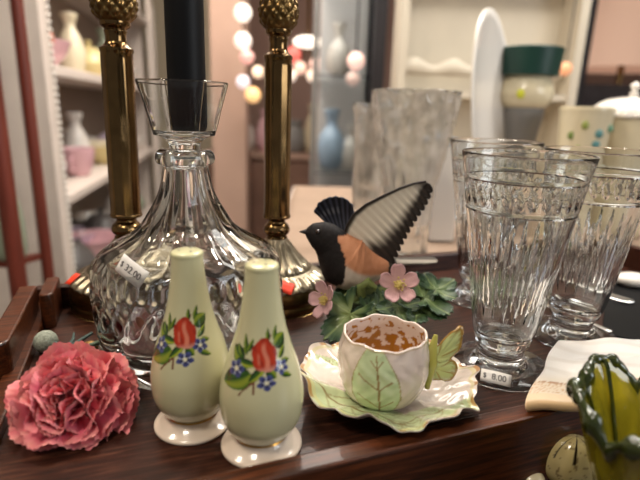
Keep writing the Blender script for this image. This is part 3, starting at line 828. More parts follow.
# butterfly handle
def bfly(name, ctr, outline, parent, thick=.0022):
    n = len(outline); cx, cy = ctr; mb = MB()
    ol = [np.array(o_, float) for o_ in outline]
    def edge(a):
        t = a * n; i = int(t) % n; f = t - int(t)
        p0, p1, p2, p3 = ol[(i - 1) % n], ol[i], ol[(i + 1) % n], ol[(i + 2) % n]
        return .5 * (2 * p1 + (p2 - p0) * f + (2 * p0 - 5 * p1 + 4 * p2 - p3) * f * f + (3 * p1 - p0 - 3 * p2 + p3) * f ** 3)
    def fn(a, b):
        e = edge(a); x = cx + (e[0] - cx) * b; y = cy + (e[1] - cy) * b
        bul = .0011 * math.sin(PI * b) + .0004 * math.sin(a * 40) * b
        return Vector((x * .001, -bul - .0004 * x * .1, y * .001))
    def paint(a, b):
        c = mixc(lin((202, 204, 128)), lin((186, 196, 138)), b)
        if b > .9: c = lin((150, 112, 40))
        elif abs(math.sin(a * n * 1.6)) < .22 and b > .25: c = mixc(c, lin((154, 122, 52)), .7)
        elif b > .72 and vnoise(a * 40, b * 9) > .1: c = mixc(c, lin((160, 120, 46)), .6)
        return c
    mb.grid(96, 14, fn, wrap=True, paint=paint)
    o = mb.build(name, PEARL, parent, sharp=None); sd = o.modifiers.new('thickness', 'SOLIDIFY'); sd.thickness = thick; sd.offset = 0
    return o
cup.scale = (1.0, 1.0, .80)
hd = empty('handle', (.0285, -.0045, -.006)); hd.scale = (1.12, 1, 1.32); hd.parent = cup; hd.rotation_euler = (0, 0, math.radians(12))
bfly('upper_wing', (3, 34), [(0, 30), (1, 38), (7, 46), (14, 53), (18.5, 55), (19.0, 49), (18.5, 42), (14, 35), (8, 31)], hd)
bfly('lower_wing', (3, 28), [(0, 33), (7, 32), (14, 33), (17.5, 29), (17.5, 23), (13, 18.5), (8, 20), (3, 20), (0, 22)], hd)
MB().tube([(.001, 0, .014), (.0005, -.0015, .022), (.0015, -.002, .032), (.0015, -.001, .042), (.003, 0, .050)], [.0015, .0026, .0032, .0026, .0012], 12, col=lin((176, 170, 84))).build('butterfly_body', PEARL, hd)

# ------------------------------------------------------------------ footed tumblers
def goblet_meshes():
    def rf(th, z, r):
        k = 1.0
        if .127 < z < .152:   # engraved band of little ovals between two lines
            if z < .1295 or z > .1495: k -= .022 * sstep(.0012, 0, min(abs(z - .1283), abs(z - .1507)))
            q = ((th * 30 / (2 * PI)) % 1 - .5) * 2; w = (z - .1395) / .0085
            ca, sa = math.cos(.6), math.sin(.6); e = math.hypot((q * ca + w * sa) / .55, (-q * sa + w * ca) / .95)
            k -= .028 * sstep(1.05, .6, e)
        if .040 < z < .122:   # long vertical lens cuts, two staggered rows
            for row, (z0, z1) in enumerate(((.056, .114), (.047, .094))):
                t = (z - z0) / (z1 - z0)
                if 0 < t < 1:
                    q = ((th * 22 / (2 * PI) + .5 * row) % 1 - .5) * 2; wd = .50 * math.sin(PI * t)
                    if abs(q) < wd: k -= .048 * (1 - (q / wd) ** 2)
        return k
    oz = np.concatenate([np.linspace(.0225, .042, 10), np.linspace(.0435, .118, 46), np.linspace(.1195, .126, 4), np.linspace(.1268, .1535, 26), np.linspace(.1560, .1670, 5)])
    pr = [(.0182, .0190), (.0212, .0240), (.0238, .0330), (.0275, .0552), (.0324, .0868), (.0366, .1156), (.0393, .1295), (.0424, .1496), (.0458, .1680)]
    pz = [q[1] for q in pr]; prr = [q[0] for q in pr]
    out = [(float(np.interp(z, pz, prr)), float(z)) for z in oz]
    low = dense([(.0, .0035), (.010, .0030), (.016, .0004), (.0378, 0), (.0396, .0008), (.0396, .0022), (.0345, .0040), (.0245, .0062), (.0195, .0084), (.0176, .0110), (.0172, .0140), (.0176, .0165), (.0170, .0178), (.0185, .0195), (.0205, .0215)], 5)
    top = [(.0456, .1676), (.0454, .1682), (.0448, .1682), (.0445, .1676)]
    inn = [(float(np.interp(z, pz, prr)) - float(np.interp(z, [.03, .06, .16], [.0026, .0021, .0015])), float(z)) for z in np.linspace(.1660, .032, 40)] + [(.018, .0285), (.012, .0262), (.0, .0255)]
    a = MB(); prof = out + top
    a.lathe(prof, 312, rf); a.lathe([top[-1]] + inn, 312)
    # join: foot, stem and bowl are one piece of glass
    a.lathe(low + [out[0]], 312)
    me = a.mesh('bowl', sharp=24, weld=1e-6)
    return me
GM = goblet_meshes()
GM.materials.append(GLASS)
def goblet(label, loc, rz):
    t = empty('water_goblet', loc, rz); tag(t, label, 'glass', 'cut crystal footed tumblers')
    t.scale = (.975, .975, .98)
    o = bpy.data.objects.new('glass_body', GM); COL.objects.link(o); o.parent = t
    return t
gA = Vector((.1433, .3480, 0)); gB = Vector((.1715, .4960, 0)); gC = Vector((.2290, .4080, 0))
ga = goblet('nearest cut-crystal footed tumbler, with the 8.00 price sticker on its foot', gA, 0)
goblet('cut-crystal footed tumbler standing behind, between bird tail and nearest tumbler', gB, .3)
goblet('cut-crystal footed tumbler at right, behind the cream napkin', gC, .7)
tq = on(496, 378, .009) - gA
sticker(ga, tq, Vector((-.10, -.72, .62)), .0215, .0090, math.radians(-8), TAGM, [('$', -.0080, .8), ('8.00', .0020, 1)], .0062, bend=.05)

# ------------------------------------------------------------------ napkin
nap = empty('napkin', (0, 0, 0)); tag(nap, 'folded cream satin napkin with embroidered end draped over the front rail', 'napkin')
FLn, TLn = on(526, 409, .010), on(557, 341, .018)
dl = (TLn - FLn); dl.z = 0; Ln = dl.length; dl.normalize(); dw = Vector((dl.y, -dl.x, 0)); dw = Vector((math.cos(.12), math.sin(.12), 0))
WN = .125
def nap_curve(s):   # s 0..1 : under layer back -> roll at front -> top layer back
    top, bot, R_ = .0165, .0075, .0042
    if s < .40: return (Ln * (1 - s / .40) , .0030 + .006 * sstep(.35, .75, s / .40) * 1.0)
    if s < .52:
        g = (s - .40) / .12 * PI; return (-.0045 * math.sin(g), .0125 - .0035 * math.cos(g) * 1.0)
    t = (s - .52) / .48
    return (Ln * t, .0160 + .0028 * math.sin(PI * min(t * 1.6, 1)) + .002 * t)
def napf(a, b):
    l, z = nap_curve(b)
    w = a * WN
    wob = .0012 * math.sin(a * 9 + b * 5) + .0008 * math.sin(a * 23)
    return Vector((FLn.x, FLn.y, 0)) + dl * (l + wob) + dw * (w + .0015 * math.sin(b * 20) * (1 - a)) + Vector((0, 0, z + .0008 * math.sin(a * 14 + l * 90)))
def nap_paint(a, b):
    l, z = nap_curve(b); t = l / Ln
    c = lin((226, 212, 192))
    if b > .5:
        c = mixc(c, lin((236, 230, 224)), sstep(.15, .4, t))
        st = math.sin(t * 30 + a * 16 + 1.5 * math.sin(a * 9)); c = mixc(c, lin((208, 196, 182)), .35 * sstep(.2, .9, st) * sstep(.2, .4, t))
        if .05 < t < .19:
            n = vnoise(a * 90, t * 45); c = mixc(c, lin((196, 150, 98)), .7 * sstep(.05, .3, n) + .18)
        if abs(t - .20) < .012 and vnoise(a * 150, 3) > -.05: c = mixc(c, lin((166, 110, 62)), .8)
        if t < .05: c = mixc(c, lin((224, 190, 146)), .7)
    elif b > .36: c = lin((222, 188, 146))
    return c
mb = MB(); mb.grid(120, 150, napf, paint=nap_paint)
no_ = mb.build('cloth', SATIN, nap, sharp=None); sd = no_.modifiers.new('thickness', 'SOLIDIFY'); sd.thickness = .0012; sd.offset = 0

# ------------------------------------------------------------------ olive glass leaf bowl
BC = on(699, 421, .047); bz = TABZ
bowl = empty('glass_bowl', (BC.x, BC.y, bz)); tag(bowl, 'olive green glass leaf-petal bowl with dark knobbly edge, lower right corner', 'bowl')
bowl.rotation_euler = (0, 0, .2)
H = .064
bowl.scale = (1.12, 1.12, 1.5)
NL = 7
def lobe(th): return abs(math.cos(NL * th / 2))
def bo_rf(th, z, r):
    b = sstep(.01, H, z)
    return (1 + b * (.16 * lobe(th) ** .8 - .09) - .035 * b * math.exp(-((((th * NL / (2 * PI)) % 1) - 0) ** 2) / .002), b ** 3 * (.014 * lobe(th) ** .7 - .010))
po = dense([(.0, .0), (.018, 0), (.021, .002), (.022, .006), (.027, .016), (.034, .032), (.0415, .050), (.0475, .0640)], 7)
pi2 = dense([(.0475, .0640), (.0455, .0648), (.0425, .0610), (.037, .050), (.030, .034), (.022, .018), (.012, .011), (.0, .010)], 7)
mb = MB(); mb.lathe(po, 210, bo_rf); mb.lathe(pi2, 210, bo_rf); mb.build('petal_body', OLIVE, bowl, sharp=None, weld=1e-5)
eg = MB(); nb = 224
ring, rad = [], []
for i in range(nb + 1):
    th = 2 * PI * i / nb; k = bo_rf(th, .0640, .0475); rr = .0470 * k[0]; zz = .0640 + k[1]
    ring.append((rr * math.cos(th), rr * math.sin(th), zz)); rad.append(.0018 + .0013 * max(0, math.sin(i * 2 * PI / 8)) ** .7 + .0012 * max(0, math.sin(i * .37)))
eg.tube(ring, rad, 12)
eg.build('beaded_edge', OLIVEDK, bowl, sharp=None)
for k in range(NL):
    th = 2 * PI * (k + .0) / NL; pts = []
    for (r, z) in pi2[6:-10:3]:
        q = bo_rf(th, z, r); pts.append((r * q[0] * math.cos(th) * .985, r * q[0] * math.sin(th) * .985, z + q[1]))
    MB().tube(pts, [.0010] * len(pts), 8).build('rib', OLIVEDK, bowl)

# ------------------------------------------------------------------ little things in front of the tray
sh = empty('ceramic_shell', (on(573, 456, -.026).x, on(573, 456, -.026).y, TABZ)); tag(sh, 'ivory ceramic shell ornament with brown cracks, below the green bowl', 'ornament')
IV = lin((206, 188, 134))
def shp(th, ph):
    n = vnoise(th * 2.2, ph * 3)
    c = mixc(IV, lin((176, 156, 100)), .3 + .4 * n)
    if abs(math.sin(th * 4 + ph * 2 + n * 2)) < .07 or abs(math.sin(ph * 6 + th + n)) < .06: c = mixc(c, lin((90, 62, 36)), .65)
    if ph > 1.9 and abs(th % .8 - .4) < .06: c = lin((30, 22, 18))
    return c
mb = MB()
def shf(a, b):
    th, ph = 2 * PI * a, PI * b
    k = 1 + .04 * math.cos(6 * th) * math.sin(ph)
    return Vector((.0185 * k * math.sin(ph) * math.cos(th), .0125 * k * math.sin(ph) * math.sin(th), .0195 - .0195 * math.cos(ph)))
mb.grid(96, 48, shf, wrap=True, paint=lambda a, b: shp(2 * PI * a, PI * b)); mb.build('shell', PEARL, sh, sharp=None)
dm = on(530, 482, -.045); kb = empty('cream_finial', (dm.x, dm.y, TABZ)); tag(kb, 'small round cream knob peeping up at the bottom edge of the photo', 'knob')
MB().lathe(dense([(.0, 0), (.008, 0), (.007, .003), (.0085, .006), (.0085, .010), (.005, .0135), (.0, .0142)], 5), 32).build('knob_body', CREAMC, kb)

# ------------------------------------------------------------------ black mat and silver at the right
mq = on(622, 318, 0)
def quad_plate(name, pts, z0, z1, m, parent=None):
    k = len(pts); v = [(p.x, p.y, z0) for p in pts] + [(p.x, p.y, z1) for p in pts]
    f = [tuple(range(k))[::-1], tuple(range(k, 2 * k))] + [(i, (i + 1) % k, (i + 1) % k + k, i + k) for i in range(k)]
    return MB().add(v, f).build(name, m, parent, smooth=False)
bm_ = quad_plate('place_mat', [on(602, 336), on(700, 352), on(700, 296), on(606, 272)], .0002, .0026, BLACKMAT); bev(bm_, .0006)
tag(bm_, 'black mat on the tray behind the napkin, right of the tumblers', 'mat')
def knife(name, label, a, b, w, z):
    t = empty(name, (a.x, a.y, z)); tag(t, label, 'cutlery', 'silver cutlery on the tray'); d = (b - a); Lk = d.length
    t.rotation_euler = (0, 0, math.atan2(d.y, d.x)); mb = MB()
    def fn(a_, s):
        g = 2 * PI * a_; ww = w * (.45 + .55 * sstep(0, .8, s)) * math.sqrt(max(1 - max((s - .86) / .14, 0) ** 2, .0)) + .0001
        return Vector((s * Lk, math.cos(g) * ww, .0016 + math.sin(g) * .0016))
    mb.grid(24, 40, fn, wrap=True); mb.build('handle', STEEL, t); 
    bl = MB()
    bl.grid(16, 16, lambda a_, s: Vector((-s * .09, math.cos(2 * PI * a_) * (w * .45 + .002 * math.sin(PI * s)) * (1 - s ** 6) , .0014 + math.sin(2 * PI * a_) * .0008)), wrap=True); bl.build('blade', STEEL, t)
    return t
knife('table_knife', 'broad silver knife handle lying across the black mat', on(566, 284, .003), on(634, 304, .003), .0085, .0028)
knife('table_knife', 'narrow silver knife lying just behind the cream napkin', on(584, 322, .003), on(612, 334, .003), .0035, .0028)
sn = on(634, 277, .012); sob = empty('porcelain_spoon', (sn.x, sn.y, 0)); tag(sob, 'pale spoon bowl beyond the black mat at the right edge', 'spoon')
MB().ball((0, 0, .0085), .02, 24, sc_=(1.1, .8, .42)).build('spoon_bowl', WHITEC, sob)
MB().tube([(.018, 0, .010), (.05, .006, .008), (.085, .01, .003)], [.003, .0025, .003], 10).build('spoon_handle', WHITEC, sob)

# ------------------------------------------------------------------ wrapped glasses behind the tray
def wrapped(label, px, py_top, Y, rtop, rbot, seed):
    top = at(px, py_top, Y); zt = top.z - (TABZ + .004)
    t = empty('wrapped_vase', (top.x, Y, TABZ + .004)); tag(t, label, 'vase', 'glasses wrapped in plastic')
    def rf(th, z, r):
        return 1 + .03 * vnoise(math.cos(th) * 3 + seed, math.sin(th) * 3, z * 30) + .02 * math.sin(z * 2 * PI / .024) + .05 * abs(math.sin(8 * th + z * 30)) + .04 * abs(math.sin(8 * th - z * 30))
    b_ = dense([(.0, .0), (rbot * .9, 0), (rbot, .004), (rbot * 1.02, zt * .25), (rbot * 1.12, zt * .5), (rtop * .84, zt * .75), (rtop, zt), (rtop * .97, zt + .001), (rtop * .80, zt * .75), (rbot * 1.02, zt * .5), (rbot * .85, zt * .1), (.0, zt * .08)], 7)
    MB().lathe(b_, 140, rf).build('vase_body', GLASS, t, sharp=25)
    wr = MB()
    def wf(a, b):
        th = 2 * PI * a; z = zt * (.30 + .72 * b); r = float(np.interp(z / zt, [0, .25, .5, .75, 1, 1.1], [rbot, rbot * 1.02, rbot * 1.12, rtop * .84, rtop, rtop * 1.05])) * 1.05
        r *= 1 + .05 * vnoise(math.cos(th) * 4, math.sin(th) * 4 + seed, z * 55) + .035 * abs(vnoise(math.cos(th) * 9, math.sin(th) * 9, z * 110 + seed)); return Vector((r * math.cos(th), r * math.sin(th), z + .004 * b * math.sin(5 * th + seed)))
    wr.grid(150, 70, wf, wrap=True); wr.build('plastic_wrap', WRAP, t, sharp=None)
wrapped('frosted flared glass vase in clear wrap behind the bird, largest of the two', 416, 97, .72, .058, .032, 2)
wrapped('narrow frosted wrapped vase partly hidden behind the larger wrapped one', 372, 108, .84, .028, .022, 8)

# ------------------------------------------------------------------ right background: hutch with china
def lathe_thing(name, label, cat, loc, parts, group=None, rz=0.0):
    t = empty(name, loc, rz); tag(t, label, cat, group)
    for pn, prof, m in parts: MB().lathe(dense(prof, 5), 40).build(pn, m, t)
    return t
# hutch front face at y = 1.62
hut = empty('hutch', (.535, 1.80, -.95)); hut.scale = (.68, 1, 1); tag(hut, 'large ivory painted hutch behind the tumblers and wrapped vase', 'hutch')
MB().box((0, .06, 1.15), (.84, .04, 2.28)).build('back_panel', HUTCHM, hut, smooth=False)
MB().box((0, -.07, .43), (.84, .26, .86)).build('lower_cabinet', HUTCHM, hut, smooth=False)
MB().box((0, -.09, .875), (.88, .30, .03)).build('counter', HUTCHM, hut, smooth=False)
for sx in (-1, 1): MB().box((sx * .42, -.02, 1.58), (.04, .16, 1.38)).build('side_panel', HUTCHM, hut, smooth=False)
rl = MB(); rl.grid(60, 3, lambda a, b: Vector(((a - .5) * .80, -.06, 1.26 + .045 * b + (.012 * math.sin(a * 26) * b))))
ro = rl.build('scalloped_rail', HUTCHM, hut); q = ro.modifiers.new('t', 'SOLIDIFY'); q.thickness = .02
MB().box((0, -.02, 1.20), (.80, .14, .02)).build('shelf', HUTCHM, hut, smooth=False)
MB().box((0, -.02, 1.62), (.80, .14, .02)).build('shelf', HUTCHM, hut, smooth=False)
def standing(px, py, Y): q = at(px, py, Y); return Vector((q.x, Y, q.z))
# things standing on the linen of the counter, between tray and hutch (z = TABZ)
RZ = TABZ + .0045
def by(px, Y): return Vector((at(px, 105, Y).x, Y, RZ))
# large oval platter leaning
tpq = at(480, 10, 1.02)
PLH = (tpq.z - RZ - .004) / 2 / math.cos(.17)
pt = empty('oval_platter', Vector((tpq.x + PLH * math.sin(.17), 1.02, RZ + .004 + PLH * math.cos(.17)))); tag(pt, 'tall white oval platter standing on edge behind the tumblers', 'platter')
pm = MB()
Ld = Vector((-math.sin(.17), 0, math.cos(.17))); Nd = Vector((.82 * Ld.z, -.57, .82 * math.sin(.17))).normalized(); Wd = Ld.cross(Nd)
pm.grid(64, 14, lambda a, b: Ld * (PLH * b * math.sin(2 * PI * a)) + Wd * (PLH * .62 * b * math.cos(2 * PI * a)) + Nd * (.016 * b ** 3), wrap=True); po_ = pm.build('plate', WHITEC, pt, sharp=None); q = po_.modifiers.new('t', 'SOLIDIFY'); q.thickness = .005
stn = empty('plate_stand', by(508, 1.15)); tag(stn, 'small wire stand holding the white oval platter upright', 'stand')
MB().tube([(-.04, .02, .003), (0, .05, .003), (.04, .02, .003)], .003, 8).build('foot', DARKMETAL, stn); MB().tube([(0, .05, .003), (0, .045, .08)], .003, 8).build('upright', DARKMETAL, stn)
lj = by(523, 1.10); zt = at(528, 48, 1.10).z - RZ; z1 = at(528, 76, 1.10).z - RZ; z2 = at(528, 110, 1.10).z - RZ; z3 = z2 * .55
jar = lathe_thing('lidded_jar', 'cream globe jar with dark green band on a grey glass foot', 'jar', lj,
    [('foot', [(.0, 0), (.045, 0), (.046, .01), (.036, .03), (.032, z2 * .6), (.044, z2 - .005), (.040, z2)], GREYC),
     ('globe', [(.036, z2), (.052, z2 + .012), (.058, (z1 + z2) / 2), (.052, z1 - .012), (.046, z1)], CREAMC),
     ('green_band', [(.048, z1), (.062, z1), (.062, z1), (.066, zt - .008), (.066, zt - .008), (.060, zt), (.0, zt)], mat('dark_green_enamel', (22, 58, 50), rough=.4))])
sk = MB(); d_ = Vector((-lj.x - .15, -lj.y, 0)).normalized() * .0585; sk.ball((d_.x, d_.y, (z1 + z2) / 2 - .004), .0095, 12, sc_=(1, .35, 1)); sk.build('yellow_sticker', mat('yellow_sticker', (214, 214, 60), rough=.6), jar)
def boxy(name, label, cat, px, Y, w, d, h, m, z=RZ, lid=None, rz=0.0, group=None):
    t = empty(name, Vector((at(px, 150, Y).x, Y, z)), rz); tag(t, label, cat, group)
    o = MB().box((0, 0, h / 2), (w, d, h)).build('box_body', m, t, smooth=False); bev(o, .004)
    if lid: bev(MB().box((0, 0, h + .006), (w + .008, d + .008, .012)).build('lid', lid, t, smooth=False), .003)
    return t
cz = at(592, 112, .98).z - RZ
ct = lathe_thing('floral_mug', 'cream flared planter with small green flower motifs behind the tumblers', 'planter', by(588, .98),
    [('pot', [(.0, 0), (.034, 0), (.036, .004), (.040, cz * .5), (.048, cz - .004), (.049, cz), (.046, cz), (.038, cz * .5), (.0, .01)], CREAMC)])
for k, (dx, dz, c_) in enumerate([(-.036, .82, (120, 140, 70)), (-.020, .90, (150, 160, 80)), (.006, .84, (90, 140, 140)), (.004, .76, (90, 140, 140)), (.028, .88, (110, 150, 120)), (-.024, .72, (140, 150, 90))]):
    f_ = MB(); f_.ball((dx, -math.sqrt(max((.040 + .009 * (dz - .5) * 2) ** 2 - dx * dx, 0)), cz * dz), .008, 10, sc_=(1, .3, 1)); f_.build('flower_motif', mat('flower_motif_glaze', c_, rough=.4), ct)
# covered dish with ribbed white dome
dpos = by(632, 1.02); zb = at(632, 118, 1.02).z - RZ; zk = at(632, 84, 1.02).z - RZ
dd = lathe_thing('covered_dish', 'white covered dish with domed lid and knob at right edge', 'dish', dpos,
    [('dish_body', [(.0, 0), (.055, 0), (.062, zb * .4), (.070, zb), (.066, zb)], CREAMC),
     ('knob', [(.006, zb + .040), (.008, zb + .048), (.004, zb + .052), (.009, zb + .062), (.0, zb + .070)], WHITEC)])
MB().lathe(dense([(.074, zb), (.075, zb + .004), (.068, zb + .018), (.045, zb + .034), (.006, zb + .041)], 6), 96, lambda th, z, r: 1 + .025 * math.cos(20 * th)).build('lid', WHITEC, dd)
boxy('gift_box', 'small white box with pale blue base, right of wrapped vase', 'box', 446, .92, .05, .05, at(446, 138, .92).z - RZ - .012, WHITEC, lid=BLUEC)
# dark metal standard and dark chair behind at far right
dp = at(574, 60, 2.05); ps = empty('clothes_stand', (dp.x, 2.05, -.95)); tag(ps, 'dark metal upright stand right of the ivory hutch', 'stand')
MB().tube([(0, 0, .02), (0, 0, 2.2)], .052, 16).build('pole', DARKMETAL, ps); MB().lathe([(.0, 0), (.12, 0), (.12, .015), (.05, .03), (.0, .03)], 40).build('base', DARKMETAL, ps)
ch = empty('armchair', (1.55, 2.55, -.95), -.25); tag(ch, 'dark grey upholstered armchair in the far right background', 'armchair')
GF = mat('charcoal_upholstery', (52, 46, 48), rough=.85, var=.2, vscale=20)
def soft(c, d, name, m, par, rz=0.0):
    o = MB().box(c, d, rz).build(name, m, par); b = o.modifiers.new('b', 'BEVEL'); b.width = min(d) * .35; b.segments = 4; return o
soft((0, 0, .33), (.72, .66, .26), 'seat', GF, ch); soft((0, .28, .86), (.78, .2, .92), 'backrest', GF, ch)
for sx in (-1, 1):
    soft((sx * .36, 0, .50), (.14, .62, .36), 'armrest', GF, ch)
    for sy in (-1, 1): MB().tube([(sx * .28, sy * .24, 0), (sx * .28, sy * .24, .22)], .02, 10).build('leg', REDWD, ch)
lq = at(640, 20, 3.0); lm = empty('table_lamp_stand', (lq.x, 3.1, -.95)); lm.name = 'floor_lamp'; tag(lm, 'peach shaded floor lamp glowing softly in the far right background', 'lamp')
MB().lathe([(.0, 0), (.16, 0), (.16, .02), (.02, .04), (.018, 1.55)], 32).build('stem', BRASS, lm)
MB().lathe([(.30, 1.42), (.20, 1.86), (.198, 1.86), (.298, 1.42)], 48).build('lamp_shade', mat('peach_shade', (216, 184, 164), rough=.8, emit=(232, 184, 156), estr=.32), lm)
pbq = at(565, 69, 2.0); hk = empty('pendant_bulb', (pbq.x, 1.70, pbq.z)); 
tag(hk, 'small amber pendant bulb hanging beside the dark stand', 'lamp'); hk.location = at(565, 69, 1.55)
BULBS = {}
def bulbmat(c, e):
    if (c, e) not in BULBS: BULBS[(c, e)] = mat('glowing_bulb', c, rough=.4, emit=c, estr=e * .8)
    return BULBS[(c, e)]
MB().ball((0, 0, 0), .020, 16).build('bulb', bulbmat((214, 150, 110), 1.0), hk); MB().tube([(0, 0, .018), (0, 0, 1.45 - hk.location.z)], .002, 6).build('cord', DARKMETAL, hk)

# ------------------------------------------------------------------ centre background: showcase, lights
shw = empty('glass_showcase', (at(345, 100, 2.2).x, 2.4, -.95)); tag(shw, 'tall glass showcase with dark frame behind the wrapped vases', 'showcase')
W_ = .27
MB().box((0, 0, .25), (W_ + .06, .4, .5)).build('plinth', DARKMETAL, shw, smooth=False)
for sx, w_ in ((-1, .018), (1, .052)):
    for sy in (-1, 1): MB().box((sx * W_ / 2, sy * .19, 1.42), (w_, .03, 1.84)).build('post', DARKMETAL if sx > 0 else GREYC, shw, smooth=False)
for z in (.86, 1.28, 1.7): MB().box((0, 0, z), (W_ - .01, .37, .008)).build('shelf', PANE, shw, smooth=False)
MB().box((0, -.19, 1.42), (W_ - .06, .006, 1.80)).build('door_pane', PANE, shw, smooth=False)
MB().box((0, .18, 1.42), (W_ - .03, .01, 1.84)).build('back_panel', mat('pale_grey_panel', (196, 192, 190), rough=.6), shw, smooth=False)
for k, (dx, zz_, s_, m_, lb) in enumerate([(-.05, .864, 1.2, BLUEC, 'pale blue pitcher on the lower glass shelf of the showcase'), (.045, .864, .9, WHITEC, 'white vase beside the pale blue pitcher in the showcase'),
                                         (-.03, 1.284, 1.0, WHITEC, 'white jar on the middle glass shelf of the showcase')]):
    lathe_thing('vase', lb, 'vase', (shw.location.x + dx, 2.40, -.95 + zz_), [('vase_body', [(.0, 0), (.035 * s_, 0), (.055 * s_, .06 * s_), (.05 * s_, .12 * s_), (.022 * s_, .17 * s_), (.03 * s_, .22 * s_), (.025 * s_, .22 * s_), (.0, .1 * s_)], m_)])

cha = empty('chandelier', (at(306, 50, 2.9).x, 2.9, 0)); tag(cha, 'hanging lamp cluster with white oval shade and pinkish globes behind right candlestick', 'lamp')
def rel(px, py, o, Y): q = at(px, py, Y); return Vector((q.x - o.location.x, Y - o.location.y, q.z - o.location.z))
c0 = rel(308, 42, cha, 2.9)
MB().ball(c0, .072, 24, sc_=(1.15, .8, .45)).build('oval_shade', bulbmat((255, 244, 228), 2.2), cha)
MB().tube([c0 + Vector((0, 0, .03)), Vector((c0.x, c0.y, 1.45))], .008, 8).build('cord', BRASS, cha)
for (px, py, r, c_, e_) in [(293, 55, .045, (226, 110, 100), .9), (300, 68, .036, (240, 200, 180), 1.0), (316, 64, .036, (244, 206, 190), 1.0), (330, 56, .030, (220, 170, 150), .7), (291, 76, .032, (244, 226, 210), 1.0), (313, 76, .036, (250, 228, 206), 1.1)]:
    q = rel(px, py, cha, 2.9); MB().ball(q, r, 16).build('globe', bulbmat(c_, e_), cha)
    MB().tube([q, c0], .004, 6).build('arm', BRASS, cha)
def light_string(name, label, items, Y, x0):
    t = empty(name, (x0, Y, 0)); tag(t, label, 'lamp')
    pts = [rel(*i[:2], t, Y) for i in items]
    MB().tube([Vector((pts[0].x, 0, 1.45))] + pts, .004, 6).build('cord', DARKMETAL, t)
    for q, i in zip(pts, items): MB().ball(q, i[2], 16).build('bulb', bulbmat(i[3], i[4]), t)
light_string('string_lights', 'string of round white and amber bulbs left of the right candlestick', [(243, 13, .042, (255, 244, 230), 1.3), (243, 41, .042, (255, 240, 226), 1.2), (247, 57, .036, (232, 176, 166), .8), (258, 72, .030, (255, 226, 196), 1.1), (243, 82, .034, (236, 226, 232), .9), (253, 95, .040, (255, 204, 140), 1.1)], 2.6, at(246, 50, 2.6).x)
light_string('string_lights', 'two pinkish round bulbs hanging left of the dark showcase post', [(356, 61, .036, (244, 204, 190), 1.0), (353, 79, .030, (200, 176, 166), .5)], 2.15, at(355, 60, 2.15).x)
# low brown sideboard with stoneware in the middle distance
sbd = empty('sideboard', (at(285, 200, 3.3).x, 3.4, -.95)); tag(sbd, 'brown wooden sideboard far behind the right candlestick', 'sideboard')
MB().box((0, 0, .42), (1.0, .4, .80)).build('cabinet', mat('mid_brown_wood', (122, 92, 78), rough=.5, var=.15, vscale=8), sbd, smooth=False)
MB().box((0, 0, .835), (1.06, .44, .03)).build('top', mat('pale_brown_wood', (164, 134, 118), rough=.5, var=.12, vscale=8), sbd, smooth=False)
for k, (dx, h_, m_, lb) in enumerate([(-.12, .26, PINKC, 'pink jug on the brown sideboard, second from left'), (.05, .20, GREYC, 'grey crock in the middle of the brown sideboard'), (.2, .3, CREAMC, 'tall cream jug at right on the brown sideboard'), (-.3, .22, WHITEC, 'white jug at left on the brown sideboard')]):
    lathe_thing('jug', lb, 'jug', (sbd.location.x + dx, 3.36, -.10), [('jug_body', [(.0, 0), (.06, 0), (.085, h_ * .35), (.07, h_ * .7), (.05, h_ * .85), (.06, h_), (.05, h_), (.0, h_ * .3)], m_)])

# ------------------------------------------------------------------ left background: bookcase of china along the aisle
A0 = at(44, 100, 1.30); dA = Vector((-.18, .98, 0)).normalized(); ang = math.atan2(dA.y, dA.x)
bc = empty('bookcase', (A0.x, 1.30, -.95), ang); tag(bc, 'cream painted open bookcase full of china along the left aisle', 'bookcase')
LB, DB = 1.95, .30
ZS = [.10, .48, .85, 1.22, 1.60]
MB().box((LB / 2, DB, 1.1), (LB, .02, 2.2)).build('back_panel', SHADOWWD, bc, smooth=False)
MB().box((.02, DB / 2 + .03, 1.1), (.03, DB - .06, 2.2)).build('side_panel', PAINTWD, bc, smooth=False); MB().box((LB - .02, DB / 2 + .03, 1.1), (.03, DB - .06, 2.2)).build('side_panel', PAINTWD, bc, smooth=False)
for z in ZS: bev(MB().box((LB / 2, DB / 2, z), (LB - .07, DB - .02, .030)).build('shelf', PAINTWD, bc, smooth=False), .004)
for x in (.0, LB - .06):
    MB().box((x + .03, .005, 1.1), (.07, .03, 2.2)).build('stile', PAINTWD, bc, smooth=False)
    bd = MB()
    for k in range(70): bd.ball((x + .055, -.012, .45 + k * .018), .0075, 8)
    bd.build('bead_moulding', WHITEC, bc)
def onshelf(x, y, zi):
    q = Matrix.Rotation(ang, 3, 'Z') @ Vector((x, y, 0)); return Vector((A0.x + q.x, 1.30 + q.y, -.95 + ZS[zi] + .0155))
SHAPES = {
 'bowl': lambda s: [(.0, 0), (.03 * s, 0), (.03 * s, .006 * s), (.06 * s, .03 * s), (.08 * s, .07 * s), (.077 * s, .07 * s), (.055 * s, .03 * s), (.0, .012 * s)],
 'teapot': lambda s: [(.0, 0), (.045 * s, 0), (.075 * s, .04 * s), (.08 * s, .07 * s), (.05 * s, .115 * s), (.02 * s, .13 * s), (.008 * s, .135 * s), (.014 * s, .15 * s), (.0, .158 * s)],
 'vase': lambda s: [(.0, 0), (.035 * s, 0), (.055 * s, .07 * s), (.045 * s, .14 * s), (.022 * s, .19 * s), (.034 * s, .23 * s), (.028 * s, .23 * s), (.0, .1 * s)],
 'cup': lambda s: [(.0, 0), (.022 * s, 0), (.036 * s, .03 * s), (.042 * s, .065 * s), (.039 * s, .065 * s), (.03 * s, .03 * s), (.0, .01 * s)],
}
